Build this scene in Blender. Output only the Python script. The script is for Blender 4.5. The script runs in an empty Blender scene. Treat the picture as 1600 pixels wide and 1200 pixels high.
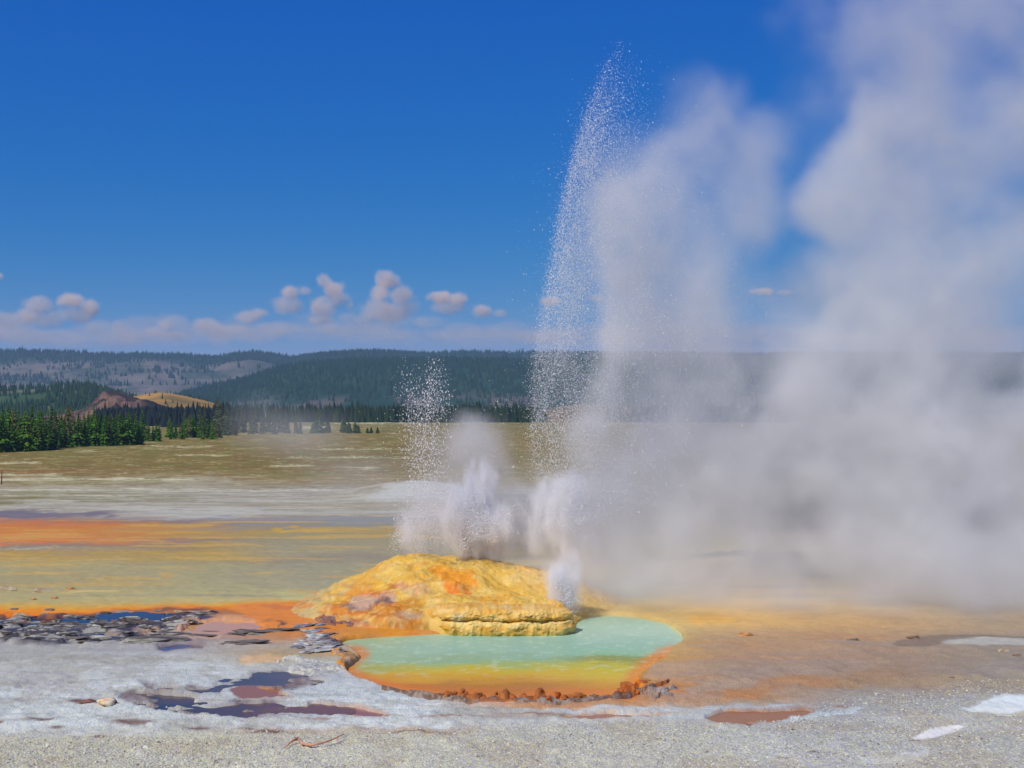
import bpy, math, random
import numpy as np
from mathutils import Vector, Matrix

S = bpy.context.scene
COL = S.collection
rng = np.random.default_rng(7)
random.seed(7)

# ------------------------------------------------------------------ camera, world, sun, exposure
EYE = 6.0
FPX = 1931.0                       # focal length in pixels of the 1600 px wide photograph
PITCH = math.atan(40 / FPX)
cam_data = bpy.data.cameras.new('camera')
cam = bpy.data.objects.new('camera', cam_data)
COL.objects.link(cam)
cam.location = (0, 0, EYE)
cam.rotation_euler = (math.radians(90) + PITCH, 0, 0)
cam_data.sensor_width = 36
cam_data.lens = 36 * FPX / 1600
cam_data.clip_start = 0.5
cam_data.clip_end = 40000
S.camera = cam

SUN_EL, SUN_AZ = 50.0, -138.0      # azimuth measured from +Y towards +X: the sun stands left, a little behind the camera
world = bpy.data.worlds.new('World')
S.world = world
world.use_nodes = True
wn = world.node_tree
bg = wn.nodes['Background']
sky = wn.nodes.new('ShaderNodeTexSky')
sky.sky_type = 'NISHITA'
sky.sun_disc = False
sky.sun_elevation = math.radians(SUN_EL)
sky.sun_rotation = math.radians(SUN_AZ)
sky.altitude = 2200
sky.air_density = 1.0
sky.dust_density = 0.3
sky.ozone_density = 4.0
# the photograph's film-like response to sky light: the same curve for the whole sky
hsv = wn.nodes.new('ShaderNodeHueSaturation')
hsv.inputs['Saturation'].default_value = 1.35
hsv.inputs['Value'].default_value = 0.9
wn.links.new(sky.outputs[0], hsv.inputs['Color'])
sep = wn.nodes.new('ShaderNodeSeparateColor'); com = wn.nodes.new('ShaderNodeCombineColor')
wn.links.new(hsv.outputs[0], sep.inputs[0])
for _i, (_gain, _pow) in enumerate(((.393, 1.63), (1.16, .74), (4.92, .20))):
    _p = wn.nodes.new('ShaderNodeMath'); _p.operation = 'POWER'; _p.inputs[1].default_value = _pow
    _m = wn.nodes.new('ShaderNodeMath'); _m.operation = 'MULTIPLY'; _m.inputs[1].default_value = _gain
    wn.links.new(sep.outputs[_i], _p.inputs[0]); wn.links.new(_p.outputs[0], _m.inputs[0]); wn.links.new(_m.outputs[0], com.inputs[_i])
wn.links.new(com.outputs[0], bg.inputs[0])
bg.inputs[1].default_value = 0.075

sun_data = bpy.data.lights.new('sun', 'SUN')
sun_data.energy = 3.9
sun_data.angle = math.radians(0.53)
sun_data.color = (1.0, 0.94, 0.82)
sun = bpy.data.objects.new('sun', sun_data)
COL.objects.link(sun)
_e, _a = math.radians(SUN_EL), math.radians(SUN_AZ)
SUN_DIR = Vector((math.sin(_a) * math.cos(_e), math.cos(_a) * math.cos(_e), math.sin(_e)))
sun.rotation_euler = (-SUN_DIR).to_track_quat('-Z', 'Y').to_euler()
sun.location = SUN_DIR * 300

S.view_settings.view_transform = 'Standard'
S.view_settings.look = 'None'
S.view_settings.exposure = 0.0
S.view_settings.gamma = 1.0
S.view_settings.use_curve_mapping = False
S.render.engine = 'CYCLES'
cy = S.cycles
cy.max_bounces = 12
cy.diffuse_bounces = 4
cy.glossy_bounces = 2
cy.transparent_max_bounces = 8
cy.volume_bounces = 6
cy.use_adaptive_sampling = True
cy.adaptive_threshold = 0.02
cy.volume_step_rate = 1.6
cy.volume_max_steps = 512
cy.use_denoising = True
cy.sample_clamp_indirect = 4.0

# ------------------------------------------------------------------ helpers
def lin(c):
    c = np.asarray(c, float) / 255.0
    return np.where(c <= 0.04045, c / 12.92, ((c + 0.055) / 1.055) ** 2.4)

KLIGHT = 0.93
KRGB = np.array([1.0, 0.98, 1.15])        # colour of the daylight that the photographed colours are divided by
def alb(c, k=KLIGHT):
    return np.clip(lin(c) / (k * KRGB), 0, 0.86)

def tag(o, label=None, cat=None, group=None, kind=None):
    if label: o['label'] = label
    if cat: o['category'] = cat
    if group: o['group'] = group
    if kind: o['kind'] = kind
    return o

def hash2(ix, iy, seed):
    n = (ix.astype(np.int64) * 374761393 + iy.astype(np.int64) * 668265263 + seed * 1442695041) & 0x7fffffff
    n = ((n ^ (n >> 13)) * 1274126177) & 0x7fffffff
    n = (n ^ (n >> 16)) & 0xffffff
    return n / float(0xffffff)

def vnoise(x, y, seed=0):
    ix = np.floor(x); iy = np.floor(y)
    fx = x - ix; fy = y - iy
    fx = fx * fx * fx * (fx * (fx * 6 - 15) + 10); fy = fy * fy * fy * (fy * (fy * 6 - 15) + 10)
    a = hash2(ix, iy, seed); b = hash2(ix + 1, iy, seed)
    c = hash2(ix, iy + 1, seed); d = hash2(ix + 1, iy + 1, seed)
    return (a + (b - a) * fx) * (1 - fy) + (c + (d - c) * fx) * fy

def fbm(x, y, seed=0, octv=4, gain=0.5):
    x = np.asarray(x, float); y = np.asarray(y, float)
    s = 0; w = 1; t = 0
    for k in range(octv):
        ca, sa = math.cos(k * 1.1), math.sin(k * 1.1)
        s = s + w * vnoise((x * ca - y * sa) * 2 ** k + 17.3 * k, (x * sa + y * ca) * 2 ** k - 9.1 * k, seed + k)
        t += w; w *= gain
    return s / t * 2 - 1          # about -0.6 .. 0.6

def sstep(a, b, x):
    t = np.clip((x - a) / (b - a), 0, 1)
    return t * t * (3 - 2 * t)

def base_z(y):
    return -5.0 * sstep(72, 190, np.asarray(y, float))

def ray(u, v):
    dx = (np.asarray(u, float) - 800) / FPX; dz = (600 - np.asarray(v, float)) / FPX
    c, s = math.cos(PITCH), math.sin(PITCH)
    return dx, c - s * dz, s + c * dz

def at_depth(u, v, Y):
    x, y, z = ray(u, v)
    return x / y * Y, Y, EYE + z / y * Y

def on_plane(u, v, z0=0.0):
    x, y, z = ray(u, v)
    t = (z0 - EYE) / z
    return x * t, y * t

def on_ground(u, v):
    x, y, z = ray(u, v)
    m = -z / y
    lo, hi = 1.0, 3000.0
    for _ in range(50):
        mid = (lo + hi) / 2
        if EYE - m * mid > base_z(mid): lo = mid
        else: hi = mid
    return x / y * lo, lo, float(base_z(lo))

def to_px(x, y, z):
    c, s = math.cos(PITCH), math.sin(PITCH)
    zz = z - EYE
    f = y * c + zz * s; up = -y * s + zz * c
    return 800 + FPX * x / f, 600 - FPX * up / f

def new_mesh(name, verts, faces, mat=None, parent=None, smooth=True, col=None, attrs=None, link=True):
    me = bpy.data.meshes.new(name)
    verts = np.asarray(verts, np.float32)
    faces = np.asarray(faces, np.int32)
    nf, k = faces.shape
    me.vertices.add(len(verts)); me.vertices.foreach_set('co', verts.ravel())
    me.loops.add(nf * k); me.loops.foreach_set('vertex_index', faces.ravel())
    me.polygons.add(nf); me.polygons.foreach_set('loop_start', np.arange(nf, dtype=np.int32) * k)
    me.polygons.foreach_set('use_smooth', np.full(nf, smooth))
    if col is not None:
        a = me.attributes.new('albedo', 'FLOAT_COLOR', 'POINT')
        c4 = np.ones((len(verts), 4), np.float32); c4[:, :3] = col
        a.data.foreach_set('color', c4.ravel())
    for n_, arr in (attrs or {}).items():
        a = me.attributes.new(n_, 'FLOAT', 'POINT'); a.data.foreach_set('value', np.asarray(arr, np.float32).ravel())
    if mat: me.materials.append(mat)
    me.update(calc_edges=True)
    me.validate()
    if not link: return me
    o = bpy.data.objects.new(name, me); COL.objects.link(o)
    if parent is not None: o.parent = parent
    return o

def grid_faces(nu, nv, flip=False):
    i = np.arange(nu - 1); j = np.arange(nv - 1)
    J, I = np.meshgrid(j, i, indexing='ij')
    a = (J * nu + I).ravel()
    f = np.stack([a, a + 1, a + 1 + nu, a + nu], -1)
    return f[:, ::-1] if flip else f

def empty(name, loc, rz=0.0):
    o = bpy.data.objects.new(name, None); COL.objects.link(o)
    o.location = loc; o.rotation_euler = (0, 0, rz); o.empty_display_size = 0.3
    return o

# ------------------------------------------------------------------ materials
class NT:
    def __init__(self, mat):
        mat.use_nodes = True
        self.t = mat.node_tree; self.t.nodes.clear()
        self.out = self.t.nodes.new('ShaderNodeOutputMaterial')
    def n(self, typ, **kw):
        nd = self.t.nodes.new(typ)
        for k, v in kw.items():
            if k.startswith('_'): setattr(nd, k[1:], v)
            else: self.set(nd, k, v)
        return nd
    def set(self, nd, k, v):
        s = nd.inputs[k] if not k.isdigit() else nd.inputs[int(k)]
        if isinstance(v, bpy.types.NodeSocket): self.t.links.new(v, s)
        else: s.default_value = v
    def l(self, a, b): self.t.links.new(a, b)
    def mix(self, fac, a, b, blend='MIX'):
        m = self.t.nodes.new('ShaderNodeMix'); m.data_type = 'RGBA'; m.blend_type = blend
        for i, x in ((0, fac), (6, a), (7, b)):
            if isinstance(x, bpy.types.NodeSocket): self.l(x, m.inputs[i])
            else: m.inputs[i].default_value = x if i == 0 else (tuple(x) + (1,) if len(x) == 3 else x)
        return m.outputs[2]
    def math(self, op, a, b=0.0, c=None):
        m = self.t.nodes.new('ShaderNodeMath'); m.operation = op
        for i, x in enumerate((a, b, c)):
            if x is None: continue
            if isinstance(x, bpy.types.NodeSocket): self.l(x, m.inputs[i])
            else: m.inputs[i].default_value = x
        return m.outputs[0]
    def noise(self, vec, scale, detail=4, rough=0.55):
        n = self.n('ShaderNodeTexNoise'); self.l(vec, n.inputs['Vector'])
        n.inputs['Scale'].default_value = scale; n.inputs['Detail'].default_value = detail; n.inputs['Roughness'].default_value = rough
        return n.outputs['Fac']
    def maprange(self, x, a, b, c, d):
        m = self.t.nodes.new('ShaderNodeMapRange')
        self.l(x, m.inputs[0])
        for i, v in enumerate((a, b, c, d)): m.inputs[i + 1].default_value = v
        return m.outputs[0]

def surface_mat(name, color=None, attr='albedo', rough=0.85, spec=0.3, var=0.25, vscale=6.0, bump=0.3, bscale=40.0, bdist=0.02,
                rough_attr=None, bump_attr=None, gravel=False, object_coords=False, coat=0.0):
    m = bpy.data.materials.new(name); t = NT(m)
    geo = t.n('ShaderNodeNewGeometry'); pos = geo.outputs['Position']
    if object_coords: pos = t.n('ShaderNodeTexCoord').outputs['Object']
    p = t.n('ShaderNodeBsdfPrincipled')
    if color is None:
        base = t.n('ShaderNodeAttribute', _attribute_name=attr).outputs['Color']
    else:
        base = t.n('ShaderNodeRGB').outputs[0]; base.default_value = tuple(color) + (1,)
    f1 = t.noise(pos, vscale, 5, 0.6)
    lo = t.maprange(f1, 0.3, 0.7, 1 - var, 1 + var)
    cb = t.n('ShaderNodeCombineColor'); 
    for i in range(3): t.l(lo, cb.inputs[i])
    col = t.mix(1.0, base, cb.outputs[0], 'MULTIPLY')
    h = t.noise(pos, bscale, 4, 0.65)
    if gravel:
        ba = t.n('ShaderNodeAttribute', _attribute_name=bump_attr).outputs['Fac']
        vo = t.n('ShaderNodeTexVoronoi'); t.l(pos, vo.inputs['Vector']); vo.inputs['Scale'].default_value = 26.0
        vb = t.n('ShaderNodeTexVoronoi'); t.l(pos, vb.inputs['Vector']); vb.inputs['Scale'].default_value = 55.0
        # each pebble has its own tint
        hue = t.n('ShaderNodeSeparateColor'); t.l(vo.outputs['Color'], hue.inputs[0])
        tint = t.maprange(hue.outputs[0], 0, 1, 0.70, 1.28)
        cc = t.n('ShaderNodeCombineColor')
        t.l(tint, cc.inputs[0]); t.l(tint, cc.inputs[1]); t.l(t.maprange(hue.outputs[1], 0, 1, 0.72, 1.22), cc.inputs[2])
        gf = t.math('MULTIPLY', ba, 0.75)
        col = t.mix(gf, col, t.mix(1.0, col, cc.outputs[0], 'MULTIPLY'))
        hv = t.math('ADD', t.math('MULTIPLY', vo.outputs['Distance'], -1.1), t.math('MULTIPLY', vb.outputs['Distance'], -0.7))
        h = t.math('ADD', t.math('MULTIPLY', h, 0.6), t.math('MULTIPLY', hv, ba))
    b = t.n('ShaderNodeBump'); t.l(h, b.inputs['Height'])
    b.inputs['Strength'].default_value = bump; b.inputs['Distance'].default_value = bdist
    t.l(b.outputs[0], p.inputs['Normal'])
    t.l(col, p.inputs['Base Color'])
    if rough_attr:
        t.l(t.n('ShaderNodeAttribute', _attribute_name=rough_attr).outputs['Fac'], p.inputs['Roughness'])
    else: p.inputs['Roughness'].default_value = rough
    p.inputs['Specular IOR Level'].default_value = spec
    t.l(p.outputs[0], t.out.inputs['Surface'])
    return m

def volume_mat(name, color, density, aniso=0.0):
    m = bpy.data.materials.new(name); t = NT(m)
    v = t.n('ShaderNodeVolumePrincipled')
    v.inputs['Color'].default_value = tuple(color) + (1,)
    v.inputs['Density'].default_value = density
    v.inputs['Anisotropy'].default_value = aniso
    t.l(v.outputs[0], t.out.inputs['Volume'])
    return m

M_ground = surface_mat('sinter_ground', rough_attr='rough', bump_attr='gravel', gravel=True, var=0.10, vscale=3.0, bump=0.8, bscale=26, bdist=0.032, spec=0.3)
M_plain = surface_mat('dry_plain', color=alb((120, 108, 60)), var=0.3, vscale=0.02, bump=0.0)
M_mound = surface_mat('bacteria_mat_sinter', rough=0.6, spec=0.35, var=0.14, vscale=5.0, bump=0.45, bscale=14, bdist=0.05)
M_water = None

# ------------------------------------------------------------------ painted layout of the near ground (colours of the crust, plus one painted shadow mark)
def rows_color(u, v, anchors):
    """anchors: list of (u, [(v, rgb), ...]); interpolated along u."""
    us = [a[0] for a in anchors]
    cols = []
    for _, rows in anchors:
        vs = [r[0] for r in rows]; cs = np.array([alb(r[1]) for r in rows])
        cols.append(np.stack([np.interp(v, vs, cs[:, k]) for k in range(3)], -1))
    out = cols[0].copy()
    for i in range(len(us) - 1):
        f = np.clip((u - us[i]) / (us[i + 1] - us[i]), 0, 1)[:, None]
        w = (u >= us[i])[:, None]
        out = np.where(w, cols[i] * (1 - f) + cols[i + 1] * f, out)
    return out

def poly_sd(u, v, pts, vs=2.2):
    """signed distance (negative inside) in photo pixels, rows stretched by vs"""
    pts = np.array(pts, float)
    m = (u > pts[:, 0].min() - 60) & (u < pts[:, 0].max() + 60) & (v > pts[:, 1].min() - 40) & (v < pts[:, 1].max() + 40)
    if u.size > 50 and not m.all():
        out = np.full(u.shape, 999.0)
        if m.any(): out[m] = poly_sd(u[m], v[m], pts, vs)
        return out
    pts = pts * (1, vs); v = v * vs
    d = np.full(u.shape, 1e18); inside = np.zeros(u.shape, bool)
    n = len(pts)
    for i in range(n):
        ax, ay = pts[i]; bx, by = pts[(i + 1) % n]
        ex, ey = bx - ax, by - ay
        t = np.clip(((u - ax) * ex + (v - ay) * ey) / (ex * ex + ey * ey + 1e-9), 0, 1)
        d = np.minimum(d, (u - ax - t * ex) ** 2 + (v - ay - t * ey) ** 2)
        c = ((ay > v) != (by > v)) & (u < (bx - ax) * (v - ay) / (by - ay + 1e-12) + ax)
        inside ^= c
    d = np.sqrt(d)
    return np.where(inside, -d, d)

def smooth_pts(pts, it=2):
    p = [tuple(q) for q in pts]
    for _ in range(it):
        q = []
        for i in range(len(p)):
            a, b = p[i], p[(i + 1) % len(p)]
            q += [(a[0] * .75 + b[0] * .25, a[1] * .75 + b[1] * .25), (a[0] * .25 + b[0] * .75, a[1] * .25 + b[1] * .75)]
        p = q
    return p

POOL = [(528, 1000), (552, 992), (665, 986), (760, 982), (885, 980), (893, 962), (960, 955), (1040, 966), (1072, 988), (1058, 1008), (1030, 1024), (1005, 1042), (988, 1060),
        (1004, 1074), (990, 1084), (940, 1090), (850, 1094), (760, 1093), (690, 1089), (640, 1082), (602, 1070), (575, 1062), (548, 1050), (538, 1040), (556, 1030), (566, 1020), (550, 1010)]
PUDDLES = {
    'big': [(192, 1091), (212, 1086), (250, 1083), (292, 1087), (335, 1093), (385, 1096), (430, 1098), (480, 1101), (520, 1105), (545, 1108), (520, 1112), (480, 1115), (440, 1119), (380, 1119), (330, 1117), (292, 1115), (265, 1110), (225, 1104)],
    'upper': [(293, 1077), (325, 1074), (352, 1066), (380, 1058), (400, 1050), (440, 1048), (478, 1054), (502, 1062), (486, 1068), (455, 1075), (438, 1081), (420, 1076), (385, 1070), (352, 1068), (335, 1074), (342, 1080), (322, 1081), (303, 1080)],
    'rusty': [(364, 1078), (385, 1075), (420, 1078), (448, 1084), (440, 1090), (405, 1090), (380, 1087)],
    'slim': [(232, 1076), (255, 1073), (280, 1075), (262, 1079)],
    'ledge': [(245, 1012), (268, 1008), (300, 1007), (325, 1009), (300, 1013), (262, 1015)],
    'right': [(1095, 1118), (1120, 1113), (1170, 1112), (1220, 1111), (1262, 1109), (1275, 1113), (1240, 1120), (1200, 1126), (1150, 1129), (1118, 1125)],
    'near': [(880, 1120), (930, 1116), (1000, 1114), (1030, 1116), (960, 1119), (900, 1122)],
    'pink': [(285, 981), (320, 972), (360, 968), (400, 972), (392, 985), (350, 990), (300, 992)],
    'tan': [(470, 1096), (520, 1100), (570, 1108), (610, 1116), (560, 1116), (500, 1108)],
}
DARKWATER = [[(20, 972), (80, 966), (150, 968), (230, 964), (285, 972), (240, 985), (200, 998), (150, 1000), (95, 990), (40, 986)],
             [(150, 962), (200, 958), (270, 960), (250, 968), (180, 970)]]

A0 = [(655, (125, 110, 60)), (675, (130, 112, 52)), (700, (128, 112, 48)), (725, (133, 115, 52)), (735, (140, 105, 52)), (743, (150, 125, 80)), (748, (165, 155, 120)), (756, (135, 118, 68)),
      (762, (175, 165, 140)), (768, (130, 122, 72)), (782, (125, 118, 72)), (787, (165, 158, 140)), (797, (168, 160, 148)), (803, (128, 112, 112)), (811, (140, 115, 105)), (818, (190, 118, 58)),
      (832, (196, 128, 60)), (845, (198, 115, 70)), (850, (150, 120, 105)), (856, (140, 132, 128)), (860, (165, 135, 90)), (872, (172, 145, 88)), (882, (165, 155, 118)), (905, (162, 152, 118)), (925, (170, 160, 120)),
      (940, (176, 165, 120)), (948, (205, 160, 70)), (953, (228, 140, 25)), (961, (215, 115, 22)), (966, (120, 80, 55)), (974, (85, 80, 88)), (990, (110, 105, 108)), (1004, (170, 165, 165)), (1020, (165, 162, 165)),
      (1040, (180, 182, 192)), (1070, (176, 178, 190)), (1090, (172, 175, 185)), (1110, (184, 188, 198)), (1140, (178, 178, 182)), (1150, (180, 176, 168)), (1220, (188, 184, 178))]
A1 = [(655, (130, 115, 60)), (670, (130, 115, 55)), (700, (135, 118, 52)), (730, (132, 112, 50)), (742, (150, 135, 95)), (750, (168, 160, 142)), (757, (150, 138, 108)), (765, (172, 165, 150)),
      (775, (150, 142, 118)), (785, (165, 158, 145)), (800, (172, 168, 160)), (808, (160, 155, 155)), (812, (130, 115, 118)), (820, (172, 130, 78)), (832, (176, 140, 75)), (841, (170, 132, 85)), (846, (132, 122, 125)), (851, (150, 130, 95)),
      (862, (178, 150, 82)), (872, (160, 142, 100)), (884, (160, 152, 122)), (920, (165, 158, 125)), (940, (180, 172, 128)), (946, (215, 150, 45)), (950, (222, 120, 25)), (957, (150, 95, 50)), (963, (125, 100, 95)), (975, (190, 130, 95)), (990, (190, 160, 145)),
      (1002, (150, 140, 150)), (1012, (165, 160, 165)), (1040, (178, 180, 188)), (1070, (180, 184, 196)), (1090, (176, 180, 192)), (1110, (186, 190, 200)), (1135, (180, 182, 190)), (1148, (182, 178, 168)), (1220, (190, 186, 180))]
A2 = [(655, (130, 118, 60)), (680, (136, 118, 55)), (715, (128, 108, 48)), (735, (135, 115, 62)), (752, (150, 130, 90)), (760, (142, 128, 95)), (770, (158, 152, 145)), (785, (165, 158, 140)), (796, (172, 168, 155)),
      (801, (178, 174, 168)), (808, (142, 142, 145)), (820, (132, 132, 135)), (827, (165, 140, 85)), (835, (150, 140, 110)), (850, (150, 142, 122)), (862, (152, 145, 128)), (872, (140, 132, 122)), (885, (150, 146, 130)),
      (915, (160, 155, 132)), (938, (185, 178, 130)), (944, (215, 140, 40)), (948, (218, 126, 36)), (968, (214, 134, 48)), (985, (214, 128, 42)), (995, (190, 130, 85)), (1010, (175, 160, 150)), (1025, (175, 150, 120)), (1035, (170, 165, 160)),
      (1060, (172, 175, 188)), (1090, (180, 186, 200)), (1115, (186, 192, 204)), (1132, (180, 182, 192)), (1140, (176, 158, 148)), (1148, (180, 176, 170)), (1220, (190, 186, 182))]
A3 = [(655, (132, 118, 62)), (700, (135, 115, 58)), (750, (150, 135, 100)), (800, (165, 158, 145)), (850, (160, 150, 125)), (900, (175, 160, 115)), (930, (205, 175, 105)), (960, (205, 170, 110)), (985, (190, 170, 120)), (1050, (180, 130, 60)), (1090, (185, 110, 55)),
      (1097, (182, 130, 95)), (1104, (178, 138, 112)), (1108, (182, 186, 198)), (1114, (186, 188, 200)), (1119, (178, 140, 120)), (1123, (176, 176, 188)), (1135, (180, 178, 182)), (1150, (180, 178, 178)), (1220, (188, 184, 184))]
A4 = [(655, (132, 118, 62)), (750, (150, 135, 100)), (800, (165, 158, 145)), (850, (170, 158, 125)), (900, (200, 175, 115)), (930, (215, 182, 108)), (960, (215, 172, 100)), (985, (198, 158, 112)), (1010, (196, 150, 105)), (1040, (188, 142, 112)), (1060, (176, 138, 118)),
      (1080, (178, 135, 100)), (1090, (176, 128, 82)), (1100, (170, 150, 135)), (1106, (172, 176, 190)), (1116, (178, 176, 182)), (1125, (172, 168, 172)), (1150, (176, 174, 176)), (1220, (184, 180, 182))]
A5 = [(655, (132, 118, 62)), (750, (150, 135, 100)), (800, (150, 145, 138)), (850, (150, 142, 128)), (900, (180, 160, 120)), (940, (190, 160, 110)), (975, (190, 152, 108)), (1000, (184, 144, 112)), (1030, (172, 135, 112)), (1058, (170, 128, 92)),
      (1070, (165, 128, 95)), (1078, (158, 148, 145)), (1100, (160, 158, 162)), (1120, (172, 170, 172)), (1150, (176, 174, 174)), (1220, (182, 178, 180))]
A6 = [(655, (132, 118, 62)), (750, (150, 135, 100)), (800, (150, 145, 140)), (900, (150, 142, 135)), (950, (160, 142, 122)), (985, (165, 142, 122)), (1005, (155, 142, 135)), (1020, (145, 134, 126)), (1035, (142, 134, 132)), (1050, (148, 142, 145)),
      (1062, (168, 155, 135)), (1085, (165, 160, 160)), (1120, (174, 172, 174)), (1150, (176, 174, 172)), (1220, (180, 176, 176))]
ANCH = [(-100, A0), (100, A0), (300, A1), (450, A2), (640, A2), (800, A3), (1000, A3), (1150, A4), (1320, A5), (1540, A6), (1900, A6)]

def paint_ground(x, y, z):
    """albedo, roughness and gravel weight of the crust at world points"""
    u, v = to_px(x, y, np.where(y > 60, base_z(y), 0.0))
    lg = np.log(np.maximum(y, 1.0))
    a = x / y * 60
    wu = fbm(x * 0.35, y * 0.18, 11, 5)
    wv = fbm(x * 0.30 + 9, y * 0.25, 23, 5)
    wf = fbm(x * 1.6, y * 0.9, 31, 4)
    uu = u + wu * 46 + wf * 12
    vv = v + (wv * 9 + wf * 4.2) * np.clip((v - 655) / 120, 0.12, 1)
    # the lines of the distant flats run a little uphill to the right
    col = rows_color(uu, vv, ANCH)
    rough = np.full(u.shape, 0.85)
    def blend(mask, c, r=None, k=KLIGHT):
        nonlocal col, rough
        mask = np.clip(mask, 0, 1)
        cc = alb(c, k) if np.ndim(c) == 1 else c
        col = col * (1 - mask[:, None]) + cc * mask[:, None]
        if r is not None: rough = rough * (1 - mask) + r * mask
    def pm(pts, soft=6, amp=1.0, vs=2.2, it=2):
        return sstep(soft, -soft, poly_sd(u + (wu * 16 + wf * 14) * amp, v + (wv * 5 + wf * 5) * amp, smooth_pts(pts, it), vs))
    # long pale salt lines and brown patches on the distant plain
    st = fbm(a * 1.3 + 5, lg * 70, 41, 4)
    st2 = fbm(a * 3.1 + 2, lg * 130, 43, 4)
    far = sstep(800, 770, v) * sstep(-0.2, 0.05, st + 0.35)
    blend(sstep(0.26, 0.42, st) * sstep(790, 750, v) * 0.45, (176, 164, 118))
    blend(sstep(0.34, 0.44, st2) * sstep(800, 740, v) * 0.45, (195, 186, 155))
    blend(sstep(0.12, 0.34, -st) * sstep(775, 740, v) * 0.6, (122, 92, 42))
    blend(sstep(0.1, 0.3, fbm(a * 0.8, lg * 30, 47, 3)) * sstep(770, 735, v) * 0.5, (112, 112, 48))
    for (x0, x1, y0, th) in [(-50, 62, 723.5, 1.3), (-50, 92, 742, 1.7), (120, 150, 705, 0.9), (275, 360, 711, 0.9), (540, 588, 731, 1.1), (425, 490, 728, 1.4), (230, 330, 698, 0.8), (-50, 640, 766, 1.6),
                             (470, 520, 668, 1.6), (520, 640, 661, 1.0), (590, 640, 658, 1.0), (240, 345, 665, 1.5), (-50, 300, 749, 1.3), (0, 220, 775, 0.8), (500, 640, 702, 0.7), (450, 640, 715, 0.6)]:
        mid = sstep(x0 - 8, x0 + 8, u) * sstep(x1 + 8, x1 - 8, u)
        blend(mid * np.exp(-((v + wv * 3 + wf * 1.5 - y0) / th) ** 2) * (0.75 + 0.9 * wf), (210, 202, 178))
    k_ = (sstep(760, 735, v) * .5)[:, None]; col = col * (1 - k_) + col * np.array([.80, .74, .42]) * k_
    bs = sstep(752, 765, v) * sstep(814, 806, v); fl0 = fbm(x * .10, y * .55, 59, 5); fl1 = fbm(x * .5, y * 2.2, 63, 4)
    blend(bs * sstep(.04, .25, fl0) * .45, (156, 140, 116)); blend(bs * sstep(.1, .3, -fl0) * .35, (196, 190, 178)); blend(bs * sstep(.15, .3, fl1) * .35, (132, 114, 98)); blend(bs * sstep(.2, .34, -fl1) * .3, (206, 200, 192))
    # fine streaks in the run-off flats
    fl = fbm(x * 0.22, y * 1.1, 53, 5)
    flat = sstep(795, 810, v) * sstep(952, 938, v)
    for k_, c_, th_ in ((1, (196, 160, 92), 0.16), (-1, (146, 138, 128), 0.18)):
        blend(flat * sstep(th_, th_ + 0.22, k_ * fl) * 0.55, c_)
    blend(pm([(60, 925), (110, 921), (190, 924), (235, 930), (180, 934), (120, 936), (90, 932)], 3, 1.2) * sstep(-0.1, 0.2, fl) * 0.8, (210, 182, 118))
    blend(pm([(250, 895), (280, 893), (275, 905), (255, 904)], 4) * 0.5, (196, 160, 96))
    blend(pm([(-60, 808), (120, 812), (240, 816), (180, 822), (-60, 824)], 8) * 0.4, (200, 112, 62))
    blend(pm([(-60, 797), (120, 799), (200, 806), (80, 810), (-60, 812)], 5) * 0.8, (118, 104, 110), 0.4)
    blend(pm([(-60, 857), (120, 857), (180, 855), (60, 859)], 2) * 0.8, (178, 178, 180), 0.4)
    blend(pm([(430, 824), (500, 824), (520, 828), (440, 832)], 5) * 0.7, (190, 155, 70))
    blend(pm([(480, 806), (640, 806), (640, 826), (530, 824)], 6) * 0.6, (138, 138, 138), 0.6)
    blend(pm([(560, 783), (600, 775), (640, 767), (690, 764), (760, 772), (760, 784), (620, 784)], 9, 1) * 0.7, (196, 194, 192))
    # beige film of water in front of the mound
    rough = rough - 0.2 * flat * sstep(880, 900, v)
    # orange run-off sheet
    blend(pm([(330, 948), (460, 946), (560, 952), (585, 960), (560, 968), (500, 974), (470, 990), (430, 992), (400, 982), (355, 974), (390, 962)], 5) * 0.95, (224, 134, 40), 0.5)
    blend(pm([(395, 950), (450, 950), (500, 955), (440, 956)], 2) * 0.6, (190, 110, 60))
    blend(pm([(300, 968), (400, 962), (395, 985), (290, 995)], 7) * 0.6, (214, 158, 118), 0.3)
    blend(pm([(525, 980), (580, 972), (660, 985), (560, 992), (540, 1010), (528, 1004)], 5) * 0.9, (215, 140, 40), 0.4)
    # dark crust flat
    dk = pm([(-60, 968), (60, 962), (180, 955), (270, 952), (350, 955), (330, 968), (290, 980), (240, 1000), (150, 1012), (50, 1008), (-60, 1004)], 8)
    blend(dk * sstep(-0.25, 0.1, fbm(x * 1.1, y * 1.6, 61, 4)) * 0.95, (66, 60, 66), 0.4)
    blend(dk * sstep(0.12, 0.25, fbm(x * 2.2, y * 2.6, 67, 4)) * 0.9, (165, 160, 158), 0.7)
    # grey crust around the orange sheet
    blend(pm([(380, 978), (455, 975), (462, 984), (400, 990)], 4, 1.5) * sstep(-0.05, 0.12, wf) * 0.9, (75, 65, 62))
    blend(pm([(395, 1008), (470, 1010), (465, 1020), (400, 1022)], 4, 1.5) * sstep(-0.1, 0.2, -wf) * 0.8, (135, 128, 130))
    blend(pm([(370, 1028), (450, 1024), (440, 1038), (375, 1040)], 5) * 0.75, (205, 165, 130))
    # sheen of the tan slope right of the pool
    tan = pm([(1000, 1045), (1060, 1010), (1150, 990), (1330, 985), (1450, 1000), (1350, 1050), (1250, 1080), (1100, 1098), (990, 1092), (1012, 1070)], 12)
    rough = rough * (1 - 0.45 * tan) + 0.4 * 0.45 * tan
    blend(tan * sstep(0.02, 0.3, fl) * 0.6, (205, 140, 85))
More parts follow.
